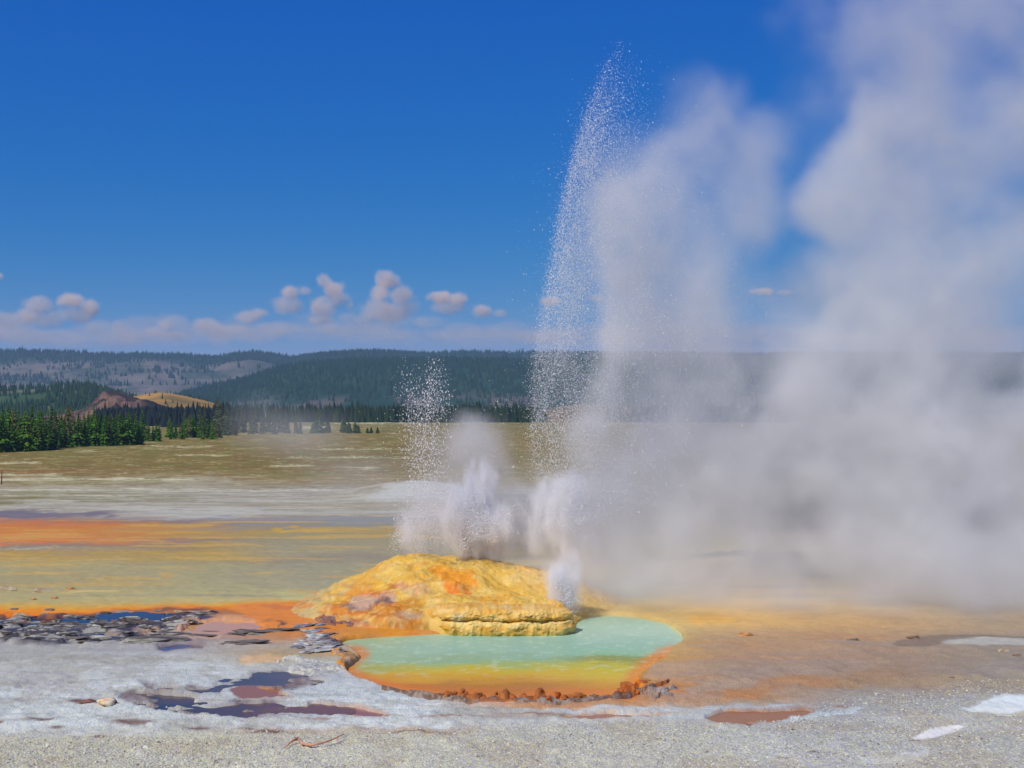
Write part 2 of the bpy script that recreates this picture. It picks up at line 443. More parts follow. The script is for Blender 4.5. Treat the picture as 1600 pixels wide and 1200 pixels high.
    blend(tan * sstep(0.05, 0.3, -fl) * 0.6, (168, 148, 140))
    blend(pm([(1180, 1066), (1230, 1060), (1300, 1066), (1285, 1076), (1190, 1082), (1150, 1090), (1100, 1092)], 9, 1.6) * 0.6, (196, 122, 42))
    blend(pm([(1060, 1072), (1150, 1070), (1130, 1082), (1070, 1086)], 6) * 0.6, (178, 158, 152))
    blend(pm([(1060, 1056), (1200, 1050), (1210, 1056), (1080, 1062)], 5) * 0.5, (158, 140, 138))
    blend(pm([(1060, 965), (1130, 960), (1160, 972), (1080, 978)], 7) * 0.7, (222, 168, 88))
    # white sheets on the right
    blend(pm([(1465, 1000), (1500, 997), (1600, 998), (1720, 1002), (1720, 1008), (1600, 1010), (1490, 1010)], 2.5, .5) * 0.95, (190, 192, 198))
    blend(pm([(1385, 1012), (1420, 992), (1465, 993), (1600, 995), (1620, 999), (1480, 998), (1460, 1012)], 3, .7) * 0.7, (92, 80, 82))
    blend(pm([(1495, 1108), (1530, 1102), (1545, 1092), (1600, 1085), (1720, 1080), (1720, 1104), (1640, 1110), (1580, 1108), (1560, 1114), (1520, 1115)], 3, .8) * 0.9, (200, 206, 216))
    blend(pm([(1425, 1157), (1440, 1146), (1470, 1136), (1500, 1132), (1514, 1135), (1502, 1142), (1475, 1149), (1455, 1158), (1440, 1160)], 2.2, .6) * 1.0, (238, 236, 244))
    blend(pm([(1320, 1188), (1380, 1178), (1500, 1166), (1540, 1160), (1480, 1172), (1400, 1190), (1400, 1205), (1360, 1205)], 4) * 0.5, (190, 194, 202))
    blend(pm([(1200, 1128), (1240, 1118), (1300, 1108), (1340, 1100), (1350, 1104), (1300, 1116), (1250, 1128)], 4) * 0.85, (188, 196, 208))
    blend(pm([(1020, 1120), (1070, 1116), (1120, 1110), (1180, 1104), (1250, 1098), (1200, 1110), (1100, 1118), (1060, 1128)], 4) * 0.7, (184, 192, 206))
    k_ = (sstep(1050, 1130, u) * sstep(975, 1000, v) * sstep(1095, 1075, v) * .42)[:, None]; col = col * (1 - k_) + alb((148, 130, 116)) * k_
    k_ = (sstep(808, 822, v) * sstep(950, 940, v) * sstep(700, 600, u))[:, None]; col = col * (1 + k_ * (np.array([1.06, 1.0, .84]) - 1))
    # blue-white smooth sinter left
    bl = pm([(-60, 1030), (100, 1022), (230, 1018), (330, 1030), (420, 1060), (520, 1075), (620, 1080), (700, 1100), (900, 1112), (900, 1125), (700, 1136), (420, 1140), (200, 1146), (-60, 1146)], 12)
    blend(bl * sstep(-0.05, 0.25, fl) * 0.55, (198, 203, 216))
    blend(bl * sstep(0.02, 0.3, -wu + .5 * wf) * 0.55, (156, 153, 154))
    blend(bl * sstep(0.05, 0.25, fbm(x * 1.3, y * 2.6, 87, 5)) * 0.4, (150, 144, 140))
    blend(sstep(0.12, 0.26, fbm(x * 0.45 + 3, y * 1.6, 71, 4)) * bl * sstep(1118, 1130, v) * 0.8, (130, 98, 90))
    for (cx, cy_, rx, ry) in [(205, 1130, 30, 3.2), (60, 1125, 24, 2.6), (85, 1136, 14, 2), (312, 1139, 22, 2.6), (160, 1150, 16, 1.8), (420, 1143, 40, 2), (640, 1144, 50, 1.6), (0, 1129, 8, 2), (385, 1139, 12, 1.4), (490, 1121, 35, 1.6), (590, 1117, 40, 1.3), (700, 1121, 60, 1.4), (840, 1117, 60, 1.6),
                              (120, 1099, 12, 2), (130, 1098, 22, 2.2), (1310, 1104, 9, 1.2), (1275, 1176, 15, 1.5), (1230, 1184, 16, 1.4), (1440, 1161, 12, 1.4)]:  # last mark paints the shadow at the white patch's lower left
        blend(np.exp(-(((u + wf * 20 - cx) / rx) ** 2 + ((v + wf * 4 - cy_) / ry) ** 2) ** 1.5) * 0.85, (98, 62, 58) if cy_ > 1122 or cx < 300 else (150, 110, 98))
    # wet margins of the puddles
    for k, pts in PUDDLES.items():
        sd = poly_sd(u + wf * 20, v + wf * 5, smooth_pts(pts), 2.2)
        blend(sstep(15, 0, sd) * (.75 + wf) * 0.8, {'rusty': (165, 115, 85), 'right': (160, 105, 65), 'pink': (200, 150, 115), 'tan': (165, 115, 95), 'near': (165, 120, 95)}.get(k, (120, 102, 105)), 0.4)
    # bed of the pool and its orange shore
    sd = poly_sd(u + wf * 6, v + wf * 2, smooth_pts(POOL), 2.2)
    shore = sstep(16, 2, sd) * sstep(1075, 1087, v + (u - 800) * 0.0)
    blend(sstep(9, 1, sd) * sstep(990, 1030, v), (222, 135, 22), 0.35)
    blend(sstep(2, -6, sd), (170, 120, 30), 0.4)
    blend(shore * sstep(-0.2, 0.2, wf) * 0.8, (196, 110, 35), 0.5)
    # pebbly ground begins in front
    line = np.interp(u, [-100, 200, 500, 800, 1000, 1100, 1200, 1300, 1400, 1500, 1600, 1800], [1150, 1148, 1146, 1134, 1126, 1132, 1128, 1098, 1084, 1070, 1062, 1052])
    g = sstep(-5, 7, v + wv * 10 - line)
    patch = sstep(0.08, 0.3, fbm(x * 0.5, y * 0.5, 83, 4))
    blend(g * patch * 0.30, (206, 204, 202))
    blend(g * sstep(0.1, 0.3, fbm(x * 0.9 + 8, y * 0.9, 85, 4)) * 0.35, (168, 150, 132))
    col = col * (1 + (.10 * sstep(1015, 1040, v) + .06 * g) * sstep(1100, 1000, u + 0 * g) + .12 * g * sstep(1000, 1100, u))[:, None]
    k_ = (sstep(1010, 1030, v) * sstep(1200, 1100, u))[:, None]; col = col * (1 + k_ * (np.array([1.03, 1.01, .93]) - 1))
    gravel = g * 0.55 + 0.45
    gravel = gravel * sstep(940, 1000, v)
    for w_ in ([(1425, 1157), (1440, 1146), (1470, 1136), (1500, 1132), (1514, 1135), (1475, 1149), (1440, 1160)], [(1495, 1108), (1545, 1092), (1720, 1080), (1720, 1104), (1560, 1114)], [(1320, 1188), (1500, 1166), (1400, 1200)]):
        gravel = gravel * (1 - 0.85 * pm(w_, 4))
    return col, rough, gravel

def ground_h(x, y, fine=True):
    """height of the crust above the base profile"""
    u, v = to_px(x, y, np.zeros_like(y))
    near = sstep(75, 45, y)
    wf = fbm(x * 1.6, y * 0.9, 31, 4)
    h = near * 0.05 * fbm(x * 0.5, y * 0.5, 101, 4) + near * 0.03 * fbm(x * 2.2, y * 2.2, 107, 4)
    # lumpy white sinter between the pool and the pebbles
    zone = sstep(1010, 1030, v) * sstep(1150, 1135, v) * sstep(1150, 950, u)
    h += zone * (0.065 * np.abs(fbm(x * 0.55, y * 0.75, 111, 4)) + 0.03 * np.abs(fbm(x * 2.5, y * 2.5, 113, 3)) - 0.01)
    # broken crust on the left
    z2 = sstep(955, 965, v) * sstep(1015, 1003, v) * sstep(420, 300, u)
    h += z2 * 0.09 * sstep(0.0, 0.12, fbm(x * 1.5, y * 1.5, 117, 4))
    # gentle mounds right of the pool
    z3 = sstep(985, 1010, v) * sstep(1120, 1080, v) * sstep(1000, 1100, u)
    h += z3 * 0.16 * np.clip(fbm(x * 0.6, y * 0.8, 121, 4) + 0.1, 0, 1)
    z4 = sstep(1040, 1080, v)
    h += z4 * (0.026 * fbm(x * 7, y * 7, 127, 3)) + zone * 0.02 * fbm(x * 5, y * 9, 129, 4)
    # pale sinter rise behind the geyser
    X, Y = x + 8.5, y - 96
    h += 1.05 * np.exp(-((X - 1.0) / 5.0) ** 2 - (Y / 8) ** 2)
    # hollows of puddles and pool
    for k, pts in PUDDLES.items():
        wr = fbm(x * 4, y * 4, 133, 3); sd = poly_sd(u + wf * 20 + wr * 10, v + wf * 5 + wr * 2.5, smooth_pts(pts), 2.2)
        m = sstep(8, -3, sd)
        if k in ('big', 'upper'): m = m * (1 - .95 * sstep(.13, .24, fbm(x * 1.3 + 2, y * 2.3, 137, 4)) * sstep(-34, -14, sd + 14 * (u > 400)))
        h = h * (1 - m) + m * (-0.085 if k not in ('pink',) else -0.07)
        h += 0.008 * np.exp(-((sd - 9) / 7) ** 2)
    for pts in DARKWATER:
        m = sstep(6, -6, poly_sd(u + wf * 10, v + wf * 4, pts, 2.2))
        h -= m * 0.05
    sd = poly_sd(u, v, smooth_pts(POOL), 2.2)
    m = sstep(4, -12, sd)
    h = h * (1 - m) - 0.6 * m
    return h

def build_ground():
    us = np.concatenate([np.linspace(-4200, -260, 40)[:-1], np.arange(-260, 1861, 2.6), np.linspace(1860, 5800, 40)[1:]])
    vs = np.concatenate([np.geomspace(9000, 1262, 26), np.arange(1260, 900, -1.15), np.arange(900, 760, -0.95), np.arange(760, 652, -0.8), 640 + np.geomspace(11.6, 4.5, 14)])
    U, V = np.meshgrid(us, vs)
    # distance of each row, solved on the base profile
    dist = np.empty(len(vs))
    for i, v_ in enumerate(vs):
        dist[i] = on_ground(800, v_)[1] if v_ < 8000 else on_ground(800, v_)[1]
    D = np.repeat(dist[:, None], len(us), 1)
    X = (U - 800) / FPX * D * 1.0
    x, y = X.ravel(), D.ravel()
    h = ground_h(x, y)
    z = base_z(y) + h
    far = sstep(250, 500, y)
    z += far * 0.3 * fbm(x * 0.01, y * 0.01, 131, 3)
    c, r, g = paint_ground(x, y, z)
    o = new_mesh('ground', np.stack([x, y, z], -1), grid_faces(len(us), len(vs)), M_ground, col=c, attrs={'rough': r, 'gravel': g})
    return tag(o, 'pale thermal ground with orange and white mineral bands stretching to the olive plain', kind='structure')

GROUND = build_ground()

def gz(x, y):
    x = np.atleast_1d(np.asarray(x, float)); y = np.atleast_1d(np.asarray(y, float))
    r = base_z(y) + ground_h(x, y)
    return r if len(r) > 1 else float(r[0])

pl = new_mesh('plain', [(-4900, -250, -6.2), (4900, -250, -6.2), (4900, 6700, -6.2), (-4900, 6700, -6.2)], [(0, 1, 2, 3)], M_plain)
tag(pl, 'olive brown valley floor reaching to the foot of the hills', kind='structure')

# ------------------------------------------------------------------ water
def water_mat(name, color=None, rough=0.08, ripple=0.12, rscale=5.0, spec=0.5):
    m = bpy.data.materials.new(name); t = NT(m)
    p = t.n('ShaderNodeBsdfPrincipled')
    pos = t.n('ShaderNodeNewGeometry').outputs['Position']
    if color is None:
        base = t.n('ShaderNodeAttribute', _attribute_name='albedo').outputs['Color']
    else:
        base = t.n('ShaderNodeRGB').outputs[0]; base.default_value = tuple(color) + (1,)
    t.l(base, p.inputs['Base Color'])
    p.inputs['Roughness'].default_value = rough
    p.inputs['IOR'].default_value = 1.33
    p.inputs['Specular IOR Level'].default_value = spec
    b = t.n('ShaderNodeBump'); t.l(t.noise(pos, rscale, 4, 0.6), b.inputs['Height'])
    b.inputs['Strength'].default_value = ripple; b.inputs['Distance'].default_value = 0.05
    t.l(b.outputs[0], p.inputs['Normal'])
    t.l(p.outputs[0], t.out.inputs['Surface'])
    return m

M_pool = water_mat('turbid_hot_water', rough=0.28, ripple=0.35, rscale=7, spec=0.2)
M_puddle = water_mat('still_puddle_water', rough=0.10, ripple=0.02, rscale=3, spec=0.42)

def build_pool():
    z0 = -0.1
    us = np.arange(515, 1086, 2.6); vs = np.arange(1100, 948, -1.0)
    U, V = np.meshgrid(us, vs)
    x, y = on_plane(U.ravel(), V.ravel(), z0)
    u, v = U.ravel(), V.ravel()
    wu = fbm(x * 0.5, y * 0.35, 201, 5); wf = fbm(x * 0.9, y * 1.9, 203, 5); wg = fbm(x * 3, y * 4.5, 205, 4)
    uu = u + wu * 40; vv = v + wf * 9 + wg * 3 + (u - 760) * 0.012 * sstep(1020, 1040, v)
    L_ = [(950, (150, 175, 160)), (988, (168, 180, 120)), (998, (158, 182, 142)), (1020, (152, 182, 150)), (1034, (150, 178, 138)), (1043, (172, 165, 70)), (1052, (205, 160, 28)), (1062, (212, 145, 25)), (1072, (198, 105, 18)), (1100, (200, 102, 12))]
    C_ = [(950, (140, 188, 170)), (985, (158, 188, 176)), (1000, (146, 184, 170)), (1018, (140, 180, 166)), (1030, (132, 168, 138)), (1037, (150, 172, 110)), (1044, (182, 172, 62)), (1051, (202, 165, 26)), (1062, (198, 142, 22)), (1072, (176, 112, 30)), (1082, (196, 108, 14)), (1100, (205, 112, 12))]
    R_ = [(950, (150, 178, 160)), (985, (165, 192, 178)), (1008, (142, 180, 164)), (1020, (132, 178, 148)), (1028, (128, 142, 78)), (1036, (140, 140, 52)), (1044, (188, 175, 30)), (1060, (205, 170, 18)), (1070, (200, 150, 20)), (1078, (200, 130, 22)), (1086, (205, 120, 18)), (1100, (200, 105, 12))]
    anc = [(500, L_), (580, L_), (700, C_), (850, C_), (950, R_), (1100, R_)]
    c = rows_color(uu, vv, anc)
    sd = poly_sd(u + wg * 5, v + wg * 2, smooth_pts(POOL), 2.2)
    k = (sstep(-26, -2, sd) * sstep(1000, 1016, v) * 0.85)[:, None]
    c = c * (1 - k) + alb((214, 122, 14)) * k
    k = (sstep(-20, -2, sd) * sstep(1000, 985, v) * 0.7)[:, None]
    c = c * (1 - k) + alb((205, 195, 100)) * k
    fleck = (sstep(0.30, 0.40, fbm(x * 5, y * 6, 207, 3)) * 0.25 * sstep(1070, 1040, v))[:, None]
    c = c * (1 - fleck) + alb((205, 225, 215)) * fleck
    f = grid_faces(len(us), len(vs))
    keep = sd[f].min(1) < 6
    o = new_mesh('pool_water', np.stack([x, y, np.full_like(x, z0)], -1), f[keep], M_pool, col=c)
    return tag(o, 'turquoise hot spring water turning yellow and orange towards its near shore', kind='structure')
build_pool()

def build_puddle(key, pts, z0, label, cA, cB, grow=10):
    grow = grow * 1.7
    pts = smooth_pts(pts, 2); P = np.array(pts)
    U, V = np.meshgrid(np.arange(P[:, 0].min() - grow - 3, P[:, 0].max() + grow + 3, 3.0), np.arange(P[:, 1].max() + grow / 2 + 2, P[:, 1].min() - grow / 2 - 2, -1.2))
    nu, nv = U.shape[1], U.shape[0]
    x, y = on_plane(U.ravel(), V.ravel(), z0)
    sd = poly_sd(U.ravel(), V.ravel(), pts, 2.2)
    t = np.clip((U.ravel() - P[:, 0].min()) / np.ptp(P[:, 0]) + 0.5 * fbm(x * 0.7, y * 1.2, 211, 4), 0, 1)[:, None]
    c = alb(cA) * (1 - t) + alb(cB) * t
    f = grid_faces(nu, nv); f = f[sd[f].min(1) < grow]
    o = new_mesh('puddle', np.stack([x, y, np.full_like(x, z0)], -1), f, M_puddle, col=c)
    return tag(o, label, kind='structure')

build_puddle('big', PUDDLES['big'], -0.035, 'large slate blue puddle turning rusty brown at its right end', (58, 58, 62), (120, 80, 50))
build_puddle('upper', PUDDLES['upper'], -0.030, 'branching purple grey puddle above the large blue puddle', (74, 70, 70), (106, 88, 78))
build_puddle('rusty', PUDDLES['rusty'], -0.026, 'small rust coloured puddle between the two larger puddles', (150, 98, 58), (156, 98, 58), 5)
build_puddle('slim', PUDDLES['slim'], -0.036, 'thin purple puddle left of the branching puddle', (90, 78, 92), (90, 78, 92), 4)
build_puddle('ledge', PUDDLES['ledge'], -0.033, 'thin lavender puddle at the edge of the dark broken crust', (92, 86, 110), (110, 96, 112), 5)
build_puddle('right', PUDDLES['right'], -0.033, 'brown puddle lying in the pebbles right of the pool', (142, 88, 50), (150, 92, 60), 6)
build_puddle('near', PUDDLES['near'], -0.036, 'narrow brown puddle in front of the pool rim', (150, 100, 75), (150, 100, 75), 5)
build_puddle('pink', PUDDLES['pink'], -0.038, 'shallow pinkish puddle beside the orange run-off', (205, 152, 108), (212, 148, 98), 6)
build_puddle('tan', PUDDLES['tan'], -0.041, 'reddish brown puddle strip under the white sinter lobe', (150, 98, 82), (150, 98, 82), 6)
build_puddle('dark', DARKWATER[0], -0.02, 'dark blue water lying between the broken crust plates', (40, 42, 60), (36, 38, 58), 4)
build_puddle('dark2', DARKWATER[1], -0.012, 'dark water film behind the broken crust plates', (46, 46, 62), (52, 44, 56), 4)
# small dark pond by the grove
cx, cy0, cz = on_ground(68, 703)
pp = [(cx + 3.9 * math.cos(a_), cy0 + 12 * math.sin(a_) * (0.9 + 0.2 * math.sin(3 * a_)), -4.62) for a_ in np.linspace(0, 2 * math.pi, 28)[:-1]]
me = bpy.data.meshes.new('pond'); me.from_pydata(pp, [], [tuple(range(len(pp)))])
M_pond = water_mat('pond_water', color=(0.012, 0.016, 0.03), rough=0.05, ripple=0.0)
me.materials.append(M_pond)
o = bpy.data.objects.new('pond', me); COL.objects.link(o)
tag(o, 'small dark blue pond in front of the pine grove', kind='structure')

# ------------------------------------------------------------------ geyser mound
def mound_h(x, y):
    wx = fbm(x * 0.7, y * 0.7, 301, 4) * 0.5; wy = fbm(x * 0.7 + 5, y * 0.7, 303, 4) * 0.5
    X, Y = x + wx, y + wy
    def dome(cx_, cy_, rx, ry, h, p=1.6):
        r2 = ((X - cx_) / rx) ** 2 + ((Y - cy_) / ry) ** 2
        return h * np.exp(-(r2 ** p))
    parts = [dome(-3.0, 39.0, 2.35, 3.4, 1.36, 1.1), dome(-1.4, 39.5, 2.7, 3.4, 1.22, 1.3), dome(0.2, 39.3, 2.3, 2.6, 1.02, 1.2), dome(-4.7, 38.4, 1.35, 2.0, 0.58, 1.0),
             dome(-0.9, 35.9, 2.4, 2.0, 0.60, 2.2), dome(-2.9, 35.0, 1.5, 1.3, 0.42, 1.5), dome(-1.75, 36.6, 0.9, 0.8, 1.02, 1.1), dome(-3.7, 36.0, 0.9, 0.7, 0.50, 1.2), dome(-2.9, 36.6, 0.8, 0.8, 0.72, 1.2)]
    k = 9.0
    s = sum(np.exp(k * p) for p in parts)
    h = np.log(s - (len(parts) - 1)) / k
    env = sstep(0.03, 0.25, h)
    h = h + env * (0.14 * fbm(x * 1.1, y * 1.1, 307, 4) + 0.07 * fbm(x * 3.0, y * 3.0, 309, 4) + 0.04 * np.abs(fbm(x * 9, y * 9, 313, 3)))
    # terraces near the foot
    tt = h / 0.16
    st = (np.floor(tt) + sstep(0.25, 0.85, tt - np.floor(tt))) * 0.16
    w = sstep(0.7, 0.35, h) * env * 0.6
    return h * (1 - w) + st * w - 0.13 * (1 - env)

def paint_mound(x, y, z):
    u, v = to_px(x, y, z)
    wf = fbm(x * 1.8, y * 1.8, 321, 5); wu = fbm(x * 0.8, y * 0.8, 323, 4)
    wh = fbm(x * 6, y * 6, 325, 3)
    n = len(x)
    col = np.tile(alb((226, 190, 88)), (n, 1))
    def blend(m, c):
        nonlocal col
        m = np.clip(m, 0, 1)[:, None]
        col = col * (1 - m) + alb(c) * m
    def pm(pts, soft=6, amp=1.0):
        return sstep(soft, -soft, poly_sd(u + (wu * 14 + wf * 12) * amp, v + (wf * 8 + wh * 4) * amp, smooth_pts(pts), 1.3))
    blend(sstep(0.0, 0.35, wf) * 0.6, (214, 172, 66))
    blend(sstep(0.0, 0.35, -wf) * 0.5, (230, 200, 120))
    blend(sstep(560, 470, u + wf * 50), (196, 178, 128))
    blend(pm([(560, 925), (620, 890), (700, 882), (690, 905), (640, 915), (590, 935)], 10) * 0.5, (222, 180, 62))
    blend(pm([(660, 892), (700, 884), (745, 888), (750, 905), (740, 922), (715, 930), (695, 918), (680, 905)], 6, 1.3) * 0.95, (228, 152, 30))
    blend(pm([(690, 908), (720, 912), (742, 924), (715, 932), (700, 924)], 4, 1.2) * 0.95, (226, 130, 22))
    blend(pm([(740, 935), (800, 930), (815, 945), (760, 948)], 7) * 0.6, (228, 165, 40))
    blend(pm([(505, 948), (530, 945), (560, 932), (600, 918), (650, 910), (662, 914), (620, 922), (600, 930), (560, 950), (600, 956), (590, 962), (520, 958)], 3.5, 1.0) * 0.85, (204, 120, 38))
    blend(pm([(600, 915), (660, 908), (672, 925), (655, 938), (640, 930)], 6) * 0.7, (208, 165, 128))
    blend(pm([(535, 948), (560, 932), (590, 930), (615, 925), (610, 940), (590, 952), (555, 955)], 3.5, 1.0) * 0.95, (196, 166, 150))
    blend(pm([(572, 952), (585, 936), (604, 930), (600, 945), (586, 955)], 3.5, 1.1) * 0.9, (118, 96, 98))
    blend(pm([(535, 950), (545, 941), (552, 948), (545, 955)], 3, 1.1) * 0.8, (130, 108, 106))
    blend(pm([(600, 940), (660, 930), (668, 950), (660, 990), (560, 995), (575, 968), (600, 958)], 7) * 0.85, (196, 140, 38))
    blend(pm([(590, 968), (640, 962), (668, 972), (660, 992), (590, 992)], 5, 1.3) * sstep(-0.15, 0.2, wh + wf) * 0.85, (150, 92, 18))
    blend(pm([(640, 975), (670, 970), (672, 988), (650, 992)], 5) * 0.6, (130, 118, 18))
    blend(pm([(610, 955), (660, 950), (668, 962), (615, 968)], 4) * 0.7, (186, 168, 150))
    blend(pm([(495, 972), (540, 966), (575, 968), (560, 976), (500, 978)], 3, .8) * 0.85, (105, 85, 92))
    blend(pm([(530, 972), (580, 968), (590, 985), (540, 984)], 5) * 0.8, (205, 150, 108))
    blend(pm([(668, 950), (800, 940), (890, 955), (890, 995), (670, 995)], 7) * 0.6, (226, 190, 112))
    blend(sstep(.08, .3, fbm(x * 1.1 + 3, z * 5 + y * .6, 327, 4)) * sstep(890, 930, v) * sstep(700, 600, u + wf * 60) * .6, (208, 122, 26))
    blend(sstep(.05, .3, fbm(x * 1.4, y * 1.6 + 7, 329, 5)) * .35, (222, 158, 44))
    blend(sstep(0.2, 0.4, wh) * 0.35, (238, 214, 150))
    return col * np.array([.88, .79, .76])

def build_mound():
    root = empty('geyser_mound', (-1.8, 37.5, 0))
    nx, ny = 420, 300
    gx = np.linspace(-9.0, 4.8, nx); gy = 32.6 + (46 - 32.6) * np.linspace(0, 1, ny) ** 1.25
    X, Y = np.meshgrid(gx, gy)
    x, y = X.ravel(), Y.ravel()
    # keep the pool free: fade the lower skirt out in front of the ledge
    h = mound_h(x, y)
    front = 33.75 + 0.25 * fbm(x * 1.2, y * 0 + 3, 331, 3)
    cut = sstep(front - 0.25, front + 0.25, y) 
    h = h * cut - 0.5 * (1 - cut)
    g = base_z(y) + ground_h(x, y)
    z = np.where(h > 0, np.maximum(g, -0.05) * sstep(0.5, 0.0, h) + h, h + np.minimum(g, 0))
    z = z - 0.02
    c = paint_mound(x, y, z)
    lx, ly = root.location.x, root.location.y
    body = new_mesh('mound_body', np.stack([x - lx, y - ly, z], -1), grid_faces(nx, ny), M_mound, parent=root, col=c)
    tag(root, 'yellow and orange mineral mound of the geyser rising behind the turquoise pool', 'mound')
    # two-tier rounded ledge hanging over the pool
    path = []
    for s in np.linspace(0, 1, 260):
        if s < 0.86:
            t = s / 0.86
            px_, py_ = -2.35 + t * 3.55, 33.75 - 0.25 * math.sin(t * 2.6)
            nx_, ny_ = 0.0, -1.0
        else:
            a_ = (s - 0.86) / 0.14 * math.pi * 0.75
            px_, py_ = 1.2 + 0.42 * math.sin(a_), 34.0 - 0.12 - 0.42 * math.cos(a_) + 0.17
            nx_, ny_ = math.sin(a_), -math.cos(a_)
        path.append((px_, py_, nx_, ny_))
    path = np.array(path)
    prof = [(-1.5, .50), (-1.0, .60), (-.6, .63), (-.3, .62), (-.12, .60), (0, .555), (.06, .50), (.085, .44), (.085, .38), (.055, .325), (.0, .295), (-.04, .285), (0.01, .27), (.07, .245), (.115, .20), (.14, .13), (.145, .05), (.13, -.03), (.10, -.15), (.08, -.4)]
    prof = np.array(prof)
    # resample the profile smoothly
    tt = np.linspace(0, len(prof) - 1, 70)
    pr = np.stack([np.interp(tt, range(len(prof)), prof[:, k]) for k in range(2)], -1)
    for _ in range(2): pr[1:-1] = (pr[:-2] + 2 * pr[1:-1] + pr[2:]) / 4
    V = []
    ns = len(path)
    S_ = np.linspace(0, 4.6, ns)[:, None] * np.ones((1, len(pr)))
    T_ = np.linspace(0, 1, len(pr))[None, :] * np.ones((ns, 1))
    R_ = pr[None, :, 0] + 0 * S_; Z_ = pr[None, :, 1] + 0 * S_
    lobes = .5 + .5 * np.sin(S_ * 3.7 + 4 * fbm(S_ * .9, T_ * 0, 341, 3)) * (.5 + fbm(S_ * .8, T_ * 2, 342, 3))
    lobes2 = .5 + .5 * np.sin(S_ * 5.3 + 2 + 5 * fbm(S_ * 1.1, T_ * 0 + 4, 343, 3)) * (.5 + fbm(S_ * .9, T_ * 2, 344, 3))
    up = sstep(0.2, 0.3, T_) * sstep(0.62, 0.5, T_); lowr = sstep(0.6, 0.7, T_)
    R_ = R_ + up * (lobes - .6) * 0.13 + lowr * (lobes2 - .6) * 0.09 + 0.05 * fbm(S_ * 3, T_ * 12, 345, 4) + 0.025 * fbm(S_ * 12, T_ * 30, 347, 3)
    R_ = R_ - 0.55 * sstep(0.9, 0.0, S_) + .05 * fbm(S_ * 5, T_ * 3, 346, 4)
    Z_ = Z_ - .10 * sstep(0.7, 0.0, S_) + 0.03 * fbm(S_ * 3, T_ * 0 + 2, 348, 4)
    Z_ = Z_ + 0.05 * fbm(S_ * 1.5, T_ * 0 + 8, 349, 3) * sstep(0.9, 0.3, T_) + 0.04 * fbm(S_ * 4, T_ * 6, 351, 4) - up * 0.02 * lobes2 - 0.05 * sstep(3.4, 4.3, S_) * sstep(.7, .2, T_)
    x = path[:, 0][:, None] + path[:, 2][:, None] * R_; y = path[:, 1][:, None] + path[:, 3][:, None] * R_
    x, y, z = x.ravel(), y.ravel(), Z_.ravel()
    wf = fbm(S_ * 2.2, T_ * 7, 353, 4).ravel(); wg = fbm(S_ * 9, T_ * 16, 355, 3).ravel()
    c = np.tile(alb((228, 182, 86)), (len(x), 1))
    def bl(m, cc):
        nonlocal c
        m = np.clip(m, 0, 1)[:, None]; c = c * (1 - m) + alb(cc) * m
    bl(sstep(0, .35, wf) * .6, (232, 200, 120)); bl(sstep(.05, .35, -wf) * .6, (215, 160, 52))
    T1 = T_.ravel(); S1 = S_.ravel()
    bl(sstep(.62, .66, T1) * sstep(.8, .7, T1) * .7, (238, 216, 142))
    bl(sstep(.88, .93, T1) * .8, (190, 180, 90))
    bl(sstep(.15, .4, wg) * .4, (240, 216, 160))
    bl(np.exp(-((S1 - 1.0) / .18) ** 2) * sstep(.25, .4, T1) * sstep(.7, .5, T1) * .6, (210, 200, 170))
    bl(sstep(0.9, 0.2, S1) * sstep(.25, .5, T1) * 0.5, (200, 150, 40))
    c = c * np.array([.88, .80, .84])
    led = new_mesh('ledge', np.stack([x - lx, y - ly, z], -1), grid_faces(len(pr), ns, flip=True), M_mound, parent=root, col=c)
    led['label'] = 'cream coloured double ledge overhanging the turquoise water'
    return root
MOUND = build_mound()

# ------------------------------------------------------------------ rocks and crust
def ico(sub=1):
    import bmesh
    bm = bmesh.new(); bmesh.ops.create_icosphere(bm, subdivisions=sub, radius=1.0)
    v = np.array([q.co[:] for q in bm.verts]); f = np.array([[w.index for w in q.verts] for q in bm.faces]); bm.free()
    return v, f
ICO1, ICO2, ICO3, ICO4 = ico(1), ico(2), ico(3), ico(4)

def rock_mesh(name, sub, scale, seed, mat, col_fn, jag=0.35, flat=0.0, link=False):
    v, f = {1: ICO1, 2: ICO2, 3: ICO3, 4: ICO4}[sub]
    v = v.copy()
    r = np.random.default_rng(seed)
    o1, o2 = r.uniform(0, 50, 2)
    a = fbm(v[:, 0] * 1.3 + v[:, 2] * 1.7 + o1, v[:, 1] * 1.3 - v[:, 2] * .9 + o2, seed, 3)
    b = fbm(v[:, 0] * 3.5 - v[:, 2] * 2.7 + o2, v[:, 1] * 3.5 + v[:, 2] * 2.9 + o1, seed + 5, 4)
    v = v * (1 + jag * 1.4 * a + jag * 0.8 * b)[:, None]
    v[:, 2] = np.where(v[:, 2] > 0.55, 0.55 + (v[:, 2] - 0.55) * (1 - flat), v[:, 2])
    v = v * np.array(scale)
    c = col_fn(v / np.array(scale), a, b)
    return new_mesh(name, v, f, mat, smooth=sub >= 3, col=c, link=False)

def colmix(c1, c2, thr=0.0, wid=0.25):
    c1, c2 = alb(c1), alb(c2)
    return lambda v, a, b: c1 * (1 - sstep(thr - wid, thr + wid, b + .4 * a)[:, None]) + c2 * sstep(thr - wid, thr + wid, b + .4 * a)[:, None]

M_rock = surface_mat('crust_rock', rough=0.6, spec=0.4, var=0.25, vscale=9, bump=0.6, bscale=35, bdist=0.03)
def place(me, name, loc, rz, parent=None, tilt=0.0):
    o = bpy.data.objects.new(name, me); COL.objects.link(o)
    o.location = loc; o.rotation_euler = (random.uniform(-tilt, tilt), random.uniform(-tilt, tilt), rz)
    if parent is not None: o.parent = parent
    return o

